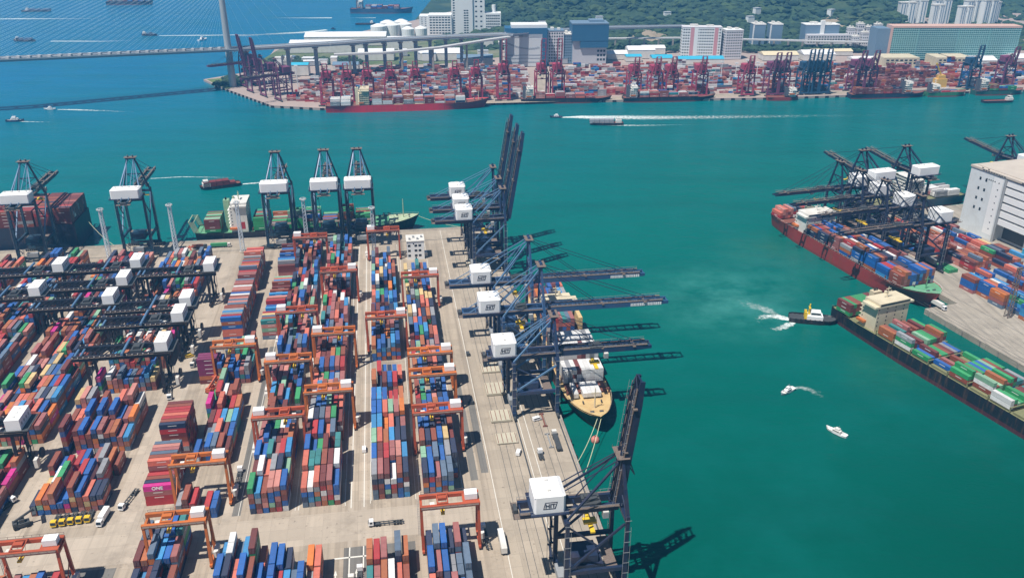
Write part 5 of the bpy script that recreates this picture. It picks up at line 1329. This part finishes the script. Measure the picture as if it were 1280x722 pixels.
for i, (px, w_, h_) in enumerate(((1131, 14, 56), (1151, 15, 58), (1170, 10, 50), (1181, 16, 60), (1205, 12, 46), (1221, 16, 58), (1234, 14, 62), (1247, 12, 54))):
    x = (px-640)/1071*1857; y = 1925+(i % 2)*25
    t = thing('high_rise', f"{['outermost left', 'second', 'third', 'fourth', 'fifth', 'sixth', 'seventh', 'rightmost'][i]} pale tower of the row rising behind the teal building", 'tower', (x, y, 3), .05*i, g_)
    m = MB(); z_ = h_*.82
    for sx in (-1, 1): m.box(sx*w_*.72-w_*.5, sx*w_*.72+w_*.5, 0, 14, 0, z_)
    m.box(-w_*.3, w_*.3, 2, 12, 0, z_+3); part(m, 'wall', WHT, t)
    m = MB()
    for sx in (-1, 1):
        for q in (-.22, .22): m.box(sx*w_*.72+q*w_-w_*.07, sx*w_*.72+q*w_+w_*.07, -.3, -.02, 2, z_-2)
    split_part(m, 'window_strip', BLUEG, t)
    m = MB()
    for sx in (-1, 1): m.box(sx*w_*.72-w_*.55, sx*w_*.72+w_*.55, -.6, 14.6, z_+.01, z_+2.5)
    part(m, 'roof', OFFW, t)
tower_block('office_slab', 'blue glass office cropped by the right edge', (930, 1500, 4), 0, 60, 40, 45, BLUEG, 12, 10, .7, .4)
# low sheds and depots behind the far stacks
random.seed(21)
def shed(label, x, y, w, dp, h, rm, wm=None, rz=.05, cat='shed', z=4):
    t = thing('shed', label, cat, (x, y, z), rz, 'low sheds behind the far stacks')
    m = MB(); m.box(-w/2, w/2, 0, dp, 0, h); part(m, 'wall', wm or OFFW, t)
    m = MB(); m.hexa([(-w/2-.5, -.5, h), (w/2+.5, -.5, h), (w/2+.5, dp+.5, h), (-w/2-.5, dp+.5, h), (-w/2-.5, dp*.45, h+dp*.14), (w/2+.5, dp*.45, h+dp*.14), (w/2+.5, dp*.55, h+dp*.14), (-w/2-.5, dp*.55, h+dp*.14)]); part(m, 'roof', rm, t)
CYAN = mat('cyan sheet roof', (.05, .42, .6), .5, var=.12, scale=.2); WROOF = mat('white sheet roof', (.75, .75, .76), .6, var=.08); YROOF = mat('cream sheet roof', (.7, .6, .4), .6)
for lab, x, y, w_, d_, h_, rm in (('cyan roofed shed below the pink striped block, left one', 250, 1450, 34, 26, 9, CYAN), ('long cyan roofed shed below the pink striped block', 312, 1440, 76, 24, 9, CYAN), ('small blue roofed shed left of the cyan ones', 205, 1470, 26, 20, 8, CYAN),
     ('white roofed shed beside the blue box block', 180, 1490, 34, 30, 9, WROOF), ('big white roofed shed at the foot of the hill', 222, 1500, 46, 34, 14, WROOF), ('white shed above the far crane trio', 250, 1545, 40, 26, 10, WROOF),
     ('cream roofed depot right of the pink striped block', 455, 1480, 60, 30, 9, YROOF), ('white depot behind the far blue cranes', 520, 1480, 54, 36, 10, WROOF), ('long low white depot right of the far blue cranes', 585, 1440, 46, 26, 8, WROOF), ('beige shed near the small pale houses', 560, 1530, 70, 22, 7, YROOF),
     ('long white storage hall on the bay side, front one', -330, 1560, 130, 40, 14, WROOF), ('second white storage hall behind on the bay side', -310, 1640, 150, 44, 16, WROOF), ('white shed beside the viaduct legs', -230, 1480, 60, 36, 12, WROOF), ('white hall with a grey side under the viaduct', -120, 1480, 70, 40, 12, WROOF),
     ('curved roof hall with blue front under the slip road', -60, 1415, 58, 26, 15, BLUEG), ('white ribbed terminal office near the far bridge end', -200, 1600, 54, 32, 16, WROOF), ('white warehouse far right above the stacks', 760, 1420, 60, 34, 10, WROOF), ('white warehouse at the right edge above the stacks', 850, 1430, 60, 34, 12, WROOF),
     ('small cyan office by the bridge piers', -330, 1345, 30, 18, 16, CYAN), ('dark teal hangar left of the bridge piers', -262, 1370, 40, 22, 12, BLUEG)):
    shed(lab, x, y, w_, d_, h_, rm)
GRS = mat('patchy grass ground', (.09, .13, .05), .9, var=.4, scale=.03, dirt=(.3, .26, .2), damt=.6, dscale=.02)
m = MB(); m.prism([(-428, 1440), (-300, 1440), (-120, 1450), (-20, 1520), (-20, 1680), (-200, 1750), (-330, 1730), (-425, 1610)], 3.0, 3.05); struct(m, 'grass_verge', GRS)
random.seed(33); pr_ = None
for k in range(26):
    x, y = random.uniform(-390, 130), random.uniform(1425, 1560)
    if k > 19: x, y = random.uniform(-60, 60), random.uniform(1560, 1700)
    w_, d_, h_ = random.uniform(10, 26), random.uniform(9, 18), random.uniform(5, 13)
    t = thing('depot_building', 'small pale flat roofed depot building among the viaduct piers', 'building', (x, y, 4), random.uniform(-.1, .25), 'small depot buildings around the viaduct')
    m = MB(); m.box(-w_/2, w_/2, 0, d_, 0, h_); part(m, 'wall', random.choice((OFFW, WHT, GREYW, PINKW)), t); m = MB(); m.box(-w_/2-.3, w_/2+.3, -.3, d_+.3, h_+.01, h_+.7); part(m, 'roof', random.choice((WROOF, OFFW, BLUEG, GREYW)), t)
for i, (x, y, r) in enumerate(((-262, 1745, 16), (-238, 1762, 15), (-214, 1775, 14), (-252, 1800, 15), (-226, 1815, 14), (-200, 1705, 12), (-176, 1712, 12))):
    m = MB(); m.cyl((0, 0, 0), (0, 0, 22), r, n=20); m.cyl((0, 0, 22), (0, 0, 26), r, r*.3, n=20)
    o = tag(m.build('storage_tank', [WHT], None, (x, y, 4)), f"{['outermost left front', 'second front', 'third front', 'left rear', 'right rear', 'left small', 'right small'][i]} white storage tank of the bay side tank group", 'tank', 'white tanks by the bay')
t = thing('chimney', 'thin striped chimney mast by the right edge of the far shore', 'chimney', (840, 1400, 4)); m = MB(); m.cyl((0, 0, 0), (0, 0, 90), 2, 1.2); part(m, 'shaft', BLUEG, t); m = MB(); m.cyl((0, 0, 90), (0, 0, 92), 2.2, 2.2); part(m, 'cap', WHT, t)
t = thing('estate_road', 'pale elevated road running along the foot of the hill', 'viaduct', (0, 0, 0)); m = MB(); m.beam((150, 1590, 24), (300, 1600, 24), 10, 2); m.beam((300, 1600, 24), (640, 1560, 22), 10, 2)
part(m, 'deck', BRC, t); m = MB()
for k in range(18): m.box(160+k*26-1.5, 160+k*26+1.5, 1588, 1591, 4, 23)
part(m, 'piers', PIERC, t)
for k, (x, y) in enumerate(((60, 1780), (180, 1840), (330, 1900), (470, 1760), (520, 1900), (90, 1950), (660, 1850))):
    t = thing('hill_house', f"{['lowest left', 'second', 'third', 'fourth', 'fifth', 'highest', 'rightmost'][k]} small white house showing through the forested hillside", 'house', (x, y, hz(x, y)), .1*k, 'houses on the hillside'); m = MB(); m.box(-7, 7, -5, 5, -6, 12); part(m, 'wall', WHT, t); m = MB(); m.box(-7.4, 7.4, -5.4, 5.4, 12.01, 13); part(m, 'roof', GREYW, t)
# grassy tip of the far terminal
m = MB(); m.prism([(-464, 1318), (-438, 1280), (-412, 1246), (-395, 1290), (-420, 1340)], 3.0, 3.3); struct(m, 'grass_bank', mat('rough grass', (.12, .17, .05), .9, var=.35, scale=.1))
m = MB(); random.seed(3)
for k in range(420): 
    x, y = random.uniform(-410, -250), random.uniform(1440, 1500)
    if k < 120: x, y = random.uniform(-440, -405), random.uniform(1265, 1330)
    r = random.uniform(2, 4.5); crown(m, x, y, 4+r*.4, r, r*.8)
for k in range(900):
    x, y = random.uniform(140, 900), random.uniform(1560, 1605); r = random.uniform(3, 6); crown(m, x, y, 6+r*.5, r, r)
tag(m.build('shrubs', FOREST), kind='stuff')

# far containers, laid out in rows between the cranes and the sheds
random.seed(14)
def far_ok(x, y):
    return not (20 < x < 62 and y > 1180)
for r_ in range(15):
    x = -300
    while x < 900:
        y = farY(x)+34+r_*15.5
        if y > 1400+.02*x or (x < -230 and r_ > 12): x += 6; continue
        if random.random() < .1: x += random.uniform(6, 18); continue
        h = max(0, int(round(random.gauss(3.4, 1.3)))); z = 3.02
        mx = 'far' if x < 470 or random.random() < .4 else ('klin' if x < 640 else ('cmau' if random.random() < .6 else 'reds'))
        if far_ok(x, y):
            c = pick(mx)
            for q in range(h):
                if random.random() < .85: c = pick(mx)
                L_ = random.choice((12.19, 6.06)); addc(x-(12.19-L_)/2, y, z, .12, L_, 2.6, c)
                if L_ < 7: addc(x+3.1, y, z, .12, L_, 2.6, pick(mx))
                z += 2.62
                if random.random() < .55: addc(x, y+2.6, z-2.62, .12, 12.19, 2.6, pick(mx))
        x += 12.7
# far cranes
fg = 'cranes along the far terminal'
BLUF = mat('far blue crane paint', (.02, .07, .14), .5)
def fc(x, lab, pm, tilt=82, lb=44, gz=33, az=52, up=0, back=8):
    make_sts(lab, (x, farY(x)+back, 3.02), .12-R(90), fg, gz=gz, az=az, hy=8, lb=lb, tilt=tilt, lback=26, pm=pm, sign=False, simple=True, house_x=-14, G=18, trolley=-4, house_mat=pm, name='far_quay_crane')
for i, (px, kind) in enumerate(((416, 'm'), (440, 'm'), (464, 'm'), (492, 'm'), (522, 'm'), (570, 'm'), (596, 'm'), (630, 'M'), (678, 'M'), (698, 'M'), (795, 'm'), (822, 'm'), (842, 'm'), (880, 'm'), (926, 'm'), (958, 'p'), (970, 'p'), (1000, 'b'), (1010, 'b'), (1022, 'b'), (1066, 'p'), (1082, 'p'), (1218, 'b'), (1265, 'p'))):
    x = (px-640)/1071*1165*(1 if px < 900 else 1.05)
    nm = {'m': 'maroon crane', 'M': 'tall maroon crane with upright boom', 'p': 'dull purple crane', 'b': 'blue crane'}[kind]
    fc(x, f"{ordn(i)} far quay crane from the scarlet ship's stern, {nm}", {'m': MAROON, 'M': MAROON, 'p': PURP, 'b': BLUF}[kind], lb={'m': 24, 'M': 46, 'p': 26, 'b': 30}[kind], gz={'m': 32, 'M': 36, 'p': 34, 'b': 33}[kind], az={'m': 47, 'M': 52, 'p': 48, 'b': 46}[kind], tilt=84 if kind != 'p' else 80)
for x, y, tl, lab in ((-392, 1262, 0, 'purple far crane with its boom reaching out over the bay'), (-372, 1225, 82, 'purple far crane beside the grassy tip, boom raised'), (-345, 1195, 82, 'purple far crane in front of the bridge tower, boom raised'), (-318, 1168, 0, 'purple far crane nearest the scarlet ship stern, boom lowered')):
    make_sts(lab, (x, y, 3.02), R(219), fg, gz=34, az=55, hy=8, lb=46, tilt=tl, lback=26, pm=PURP, sign=False, simple=True, house_x=-14, G=18, trolley=-4, house_mat=PURP, name='far_quay_crane')
t = thing('floating_crane', 'yellow floating crane platform at the far quay', 'crane', (606, 1226, 0), .12); m = MB(); m.prism([(-14, -8), (14, -8), (14, 8), (-14, 8)], -.5, 4); part(m, 'pontoon', YEL, t)
m = MB(); m.box(-8, 8, -5, 5, 4, 22); m.box(-5, 5, -4, 4, 22, 27); part(m, 'house', mat('amber paint', (.7, .42, .1), .6), t); m = MB(); m.beam((0, 0, 27), (-12, -3, 44), 1.4); part(m, 'jib', YEL, t)
# light masts on the far terminal
for i, (px, h_) in enumerate(((900, 34), (918, 32), (931, 36), (944, 33), (384, 38), (366, 36), (346, 34))):
    x = (px-640)/1071*1260; y = 1270 if px > 800 else 1190+i*6
    m = MB(); m.cyl((0, 0, 0), (0, 0, h_), .7, .4); m.box(-2.6, 2.6, -.6, .6, h_, h_+1.6); tag(m.build('light_mast', [WHT], None, (x, y, 3)), f"{['left', 'second', 'third', 'right'][i] if i < 4 else ['right', 'middle', 'left'][i-4]} pale light mast {'below the pink striped block' if i < 4 else 'near the bridge piers'} on the far terminal", 'light mast', 'light masts on the far terminal')

# ================================================================= SMALL THINGS ON THE MAIN TERMINAL
t0 = None
for i, (a, b) in enumerate(((640, -212.3), (643, -164), (641.5, -114.7), (642.5, -65.5), (614, -13.5))):
    lab = ['white lattice light mast between the maroon ship and the lone crane', 'white lattice light mast right of the lone crane', 'white lattice light mast in front of the feeder ship bridge', 'white lattice light mast beside the red gantry at the block top', 'white lattice light mast nearest the white office building'][i]
    p = yd(a, b, GZ)
    if t0: copy_tree(t0, p, AY, lab); continue
    t0 = thing('light_mast', lab, 'light mast', p, AY, 'tall light masts on the terminal'); H = 40.
    m = MB()
    def w_at(z): return 1.5-.5*z/H
    for k in range(14):
        z0, z1 = 1+k*(H-1)/14, 1+(k+1)*(H-1)/14; a_, b2 = w_at(z0), w_at(z1)
        for sx, sy in ((-1, -1), (1, -1), (1, 1), (-1, 1)): m.beam((sx*a_, sy*a_, z0), (sx*b2, sy*b2, z1), .34)
        for s in range(4):
            c0 = ((-1, -1), (1, -1), (1, 1), (-1, 1))[s]; c1 = ((1, -1), (1, 1), (-1, 1), (-1, -1))[s]
            m.beam((c0[0]*a_, c0[1]*a_, z0), (c1[0]*b2, c1[1]*b2, z1), .2); m.beam((c1[0]*a_, c1[1]*a_, z0), (c0[0]*b2, c0[1]*b2, z1), .2)
    part(m, 'lattice', GALV, t0)
    m = MB(); m.cyl((0, 0, 0), (0, 0, 1), 3, n=12); part(m, 'base', PALE, t0)
    m = MB()
    for k in range(12):
        c, s = math.cos(k*.5236), math.sin(k*.5236); c2, s2 = math.cos(k*.5236+.5236), math.sin(k*.5236+.5236)
        for z_ in (H, H+1.2): m.beam((c*1.9, s*1.9, z_), (c2*1.9, s2*1.9, z_), .2)
        m.beam((c*1.9, s*1.9, H), (c*1.9, s*1.9, H+1.2), .12); m.beam((0, 0, H-.4), (c*1.9, s*1.9, H), .16)
    hd = part(m, 'head_frame', GALV, t0)
    m = MB()
    for k in range(10): c, s = math.cos(k*.628), math.sin(k*.628); m.cbox((c*2.2, s*2.2, H+.2), .6, .6, .7)
    part(m, 'flood_lamp', OFFW, hd)
m = MB(); H = 34.
for k in range(12):
    z0, z1 = k*H/12, (k+1)*H/12; a_ = 1.5-.6*k/12; b2 = 1.5-.6*(k+1)/12; q = ((-1, -1), (1, -1), (1, 1), (-1, 1))
    for s in range(4): c0, c1 = q[s], q[(s+1) % 4]; m.beam((c0[0]*a_, c0[1]*a_, z0), (c0[0]*b2, c0[1]*b2, z1), .36); m.beam((c0[0]*a_, c0[1]*a_, z0), (c1[0]*b2, c1[1]*b2, z1), .22)
m.box(-2, 2, -.5, .5, H, H+1.4)
tag(m.build('light_mast', [GRATE], None, qd(382, 462, GZ), AQ), 'brown lattice light mast beside the container rows at the right edge', 'light mast')
# white office
t = thing('office_building', 'small white three storey office with black square windows on the top quay', 'building', yd(607, 17.5, GZ), AY)
m = MB(); m.box(-6.5, 6.5, 0, 13, 0, 14.5); part(m, 'wall', WHITE, t); m = MB(); m.box(-6.9, 6.9, -.4, 13.4, 14.51, 15.2); r = part(m, 'roof', OFFW, t)
m = MB(); [m.box(-5+k*3, -3.6+k*3, 2+k % 2*4, 4+k % 2*4, 15.21, 16.4) for k in range(4)]; part(m, 'roof_unit', GREY, r)
m = MB()
for z in (2.4, 6.4, 10.4):
    for x in (-4.8, .2, 3.2): m.box(x-1, x+1, -.08, -.02, z, z+1.7)
m.box(-1.9, -1.1, -.08, -.02, 12.3, 13.3); m.box(-.4, .6, -.08, -.02, .2, 2); part(m, 'window', BLACK, t)
m = MB(); m.box(6.52, 9, 4, 9, 0, 3.4); part(m, 'porch', OFFW, t)
# hatch covers lifted out of the docked ship and laid on the quay
for i, (a, b, w_, h_, d_) in enumerate(((381.5, 51, 10.8, 1.4, 10.5), (409, 52, 10.8, 1.6, 12), (594, 62, 15.5, 1.5, 16), (361, 51.5, 10.6, .9, 9), (433, 52.5, 11, 1.2, 10))):
    t = thing('hatch_cover', ['pale hatch cover on the quay, second of the row', 'pale hatch cover on the quay under the crane over the docked ship', 'largest pale hatch cover beside the raised boom cluster', 'nearest pale hatch cover of the quay row', 'farthest pale hatch cover of the near quay row'][i], 'hatch cover', yd(a, b, GZ+.03), AY, 'hatch covers laid on the quay')
    m = MB(); m.box(-w_/2, w_/2, -d_/2, d_/2, .35, h_); part(m, 'panel', HATCH, t)
    m = MB()
    for sx in (-1, 1):
        for sy in (-1, 1): m.box(sx*w_*.42-.4, sx*w_*.42+.4, sy*d_*.42-.4, sy*d_*.42+.4, 0, .35)
    for k in range(5): m.box(-w_*.45+k*w_*.22, -w_*.45+k*w_*.22+.3, -d_/2+.4, d_/2-.4, h_, h_+.1)
    part(m, 'foot', DRED, t)
# trucks
TG = 'trucks on the terminal'
def truck(label, loc, rz, cab, load=None, L=13., name='truck', load_m=None):
    t = thing(name, label, 'truck', loc, rz, TG)
    m = MB(); m.hexa([(0, -1.2, .9), (2.4, -1.2, .9), (2.4, 1.2, .9), (0, 1.2, .9), (0, -1.15, 3.1), (1.9, -1.15, 3.1), (1.9, 1.15, 3.1), (0, 1.15, 3.1)]); c = part(m, 'cab', cab, t)
    m = MB(); m.hexa([(2.38, -1., 1.75), (2.44, -1., 1.75), (2.44, 1., 1.75), (2.38, 1., 1.75), (2.0, -1., 2.8), (2.06, -1., 2.8), (2.06, 1., 2.8), (2.0, 1., 2.8)]); m.box(.5, 1.6, -1.23, -1.19, 1.8, 2.7); m.box(.5, 1.6, 1.19, 1.23, 1.8, 2.7); part(m, 'windscreen', GLASS, c)
    m = MB(); m.box(-L, 0, -.95, -.55, .95, 1.25); m.box(-L, 0, .55, .95, .95, 1.25)
    for k in range(7): m.box(-L+.2+k*(L-.6)/6, -L+.5+k*(L-.6)/6, -1.15, 1.15, .98, 1.22)
    m.box(-3, 2.2, -.5, .5, .6, .95); part(m, 'chassis', DGREY, t)
    for x in (1.2, -1.2, -2.5, -L+1.2, -L+2.5, -L+3.8):
        for sy in (-1, 1): m = MB(); m.wheel((x, sy*.95, .52), .52, .5); part(m, 'wheel', BLACK, t)
    if load: 
        m = MB(); m.box(-L+.1, -.5, -1.22, 1.22, 1.26, 1.26+load); part(m, 'box_body', load_m or OFFW, t)
    return t
zc = GZ+.03
YW = ['leftmost', 'second', 'middle', 'fourth', 'rightmost']
for k in range(5):
    truck(f"{YW[k]} of the five yellow cab trucks parked side by side", yd(325.5+k*.3, -153.6+k*3.4, zc), AY-R(90), YEL, None, 6.2, 'yellow_truck')
truck('white box truck parked right of the yellow cab trucks', yd(323, -133.8, zc), AY-R(90)-.12, WHITE, 2.6, 8, 'box_truck', WHITE)
truck('white cab truck with dark trailer beside the wide block corner', yd(333, -127, zc), AY-R(90)-.25, WHITE, None, 13)
truck('white cab truck with empty trailer crossing the concrete road', yd(304.5, -15.5, zc), AY+R(180), WHITE)
truck('white cab truck with empty trailer right of the red gantry', yd(294, 31.5, zc), AY+R(90)+.1, WHITE)
truck('white box lorry on the quay road near the bottom', yd(289, 38.5, zc), AY+R(90), WHITE, 2.7, 12, 'box_lorry', OFFW)
truck('small white truck in the dark lane at the left edge', yd(344, -178, zc), AY+R(60), WHITE, None, 6)
truck('white cab truck in the lane right of the rail gantries', yd(427, -126, zc), AY-R(80), WHITE, None, 12)
truck('white cab truck by the plum coloured stack', yd(462, -120, zc), AY-R(90), OFFW, None, 8)
truck('white cab truck in the left lane between the two wide blocks', yd(398, -169, zc), AY-R(90), WHITE, None, 10)
truck('white cab truck in the lane left of the red gantry shadow', yd(352, -78.5, zc), AY+R(90), WHITE, None, 13)
truck('olive loaded trailer truck beside the road arrows', yd(271, -24.5, zc), AY+R(90), OFFW, 1.2, 13, load_m=mat('olive cargo', (.25, .24, .08), .8))
truck('dark trailer truck left of the faded red front block', yd(276, -18.5-2.6, zc), AY+R(90), WHITE, None, 13)
truck('blue loaded truck left of the road arrows', yd(264, -31.3, zc), AY+R(90), OFFW, 2.6, 9, load_m=mat('blue load', (.02, .1, .3), .6))
truck('trailer with a dark load on the top quay, right part', yd(655, -128, zc), AY, OFFW, 2.2, 13, load_m=mat('green load', (.04, .25, .1), .6))
truck('trailer with a brown load on the top quay, left part', yd(655, -146, zc), AY, DGREY, 2, 9, load_m=mat('brown load', (.15, .06, .04), .6))
truck('white van truck crossing the right hand quay by the green bow', qd(426, 446, zc) if False else qd(404, 430, zc), AQ-R(90), WHITE, 2.7, 12, 'box_lorry', OFFW)
truck('small white flatbed truck on the near quay between crane rails', yd(345, 66, zc), AY+R(90), WHITE, None, 5)
truck('flat trailer truck with dark frames on the near quay rails', yd(360, 76, zc), AY+R(90), OFFW, .8, 14, load_m=DGREY)
# white service vans and small plant
def van(label, loc, rz, m_, L=5.2):
    t = thing('van', label, 'van', loc, rz, 'vans and cars on the terminal')
    m = MB(); m.hexa([(-L/2, -1, .45), (L/2, -1, .45), (L/2, 1, .45), (-L/2, 1, .45), (-L/2, -.95, 2.1), (L/2-1.5, -.95, 2.1), (L/2-1.5, .95, 2.1), (-L/2, .95, 2.1)]); b = part(m, 'body', m_, t)
    m = MB(); m.box(-L/2+.4, L/2-1.6, -.99, -.96, 1.3, 1.9); m.box(-L/2+.4, L/2-1.6, .96, .99, 1.3, 1.9); part(m, 'window', GLASS, b)
    for x in (-L*.32, L*.32):
        for sy in (-1, 1): m = MB(); m.wheel((x, sy*.85, .36), .36, .3); part(m, 'wheel', BLACK, t)
van('white van alone on the near quay below the docked ship bow', yd(348, 55.6, zc), AY+1.2, WHITE); van('white van between the legs of the crane over the docked ship', yd(376, 70, zc), AY+.3, WHITE)
van('dark car on the quay road beside the trio of gantries', yd(452, 41, zc), AY+R(90), DGREY, 4.4); van('small dark car on the quay road left of hatch covers', yd(398, 37.5, zc), AY+R(90), DGREY, 4.4)
van('white van in the central road halfway up the yard', yd(362, -20, zc), AY+R(90), WHITE, 5); van('yellow car parked by the plum coloured stack', yd(474, -124, zc), AY+.4, YEL, 5)
# forklift style stackers between the lanes
def stacker(label, loc, rz, m_):
    t = thing('reach_stacker', label, 'reach stacker', loc, rz, 'reach stackers on the terminal')
    m = MB(); m.box(-4, 2.5, -1.6, 1.6, .8, 2.4); m.box(-4, -2.2, -1.6, 1.6, 2.4, 3.2); part(m, 'body', m_, t)
    m = MB(); m.box(-1.2, .8, -1, 1, 2.4, 4.1, 0); m.box(.8, .85, -.9, .9, 2.8, 3.9, 1); part(m, 'cab', [m_, GLASS], t)
    m = MB(); m.beam((-3.4, 0, 3.4), (5, 0, 7.2), .8); m.box(4.2, 5.8, -3, 3, 5.6, 6.3); part(m, 'boom', m_, t)
    for x in (-3, 1.6):
        for sy in (-1, 1): m = MB(); m.wheel((x, sy*1.6, .9), .9, .9); part(m, 'wheel', BLACK, t)
stacker('rust red reach stacker standing in the lane by the sideways stacks', yd(432, -104, zc), AY+1.1, RED); stacker('dark reach stacker among the parked trailers at lower left', yd(327, -167, zc), AY+.4, DGREY)
stacker('brown reach stacker near the light mast on the top quay', yd(638, -152, zc), AY+2, RED)
for i, (a, b) in enumerate(((356, 72.5), (436, 60), (375, 73))):
    t = thing('spreader_frame', ['grey spreader frame lying near the docked ship bow', 'dark spreader frame on the quay by the third crane', 'brown spreader frame under the crane over the docked ship'][i], 'spreader', yd(a, b, zc), AY+R(90)); m = MB(); m.box(-6, 6, -.3, .3, .3, .9); m.box(-6.1, -5.6, -1.2, 1.2, 0, .9); m.box(5.6, 6.1, -1.2, 1.2, 0, .9); part(m, 'frame', [GREY, DGREY, DRED][i], t)
place_containers()
# air: thin even haze round everything
hz_ = MB(); hz_.box(-6100, 6100, -700, 7100, -3, 275)
m_ = bpy.data.materials.new('haze'); m_.use_nodes = True; nt = m_.node_tree
nt.nodes.remove(nt.nodes['Principled BSDF']); pv = nt.nodes.new('ShaderNodeVolumePrincipled'); pv.inputs['Density'].default_value = HAZE
pv.inputs['Color'].default_value = (.15, .52, 1., 1); pv.inputs['Anisotropy'].default_value = .2
nt.links.new(pv.outputs[0], nt.nodes['Material Output'].inputs['Volume'])
o = hz_.build('haze', m_); tag(o, kind='stuff')
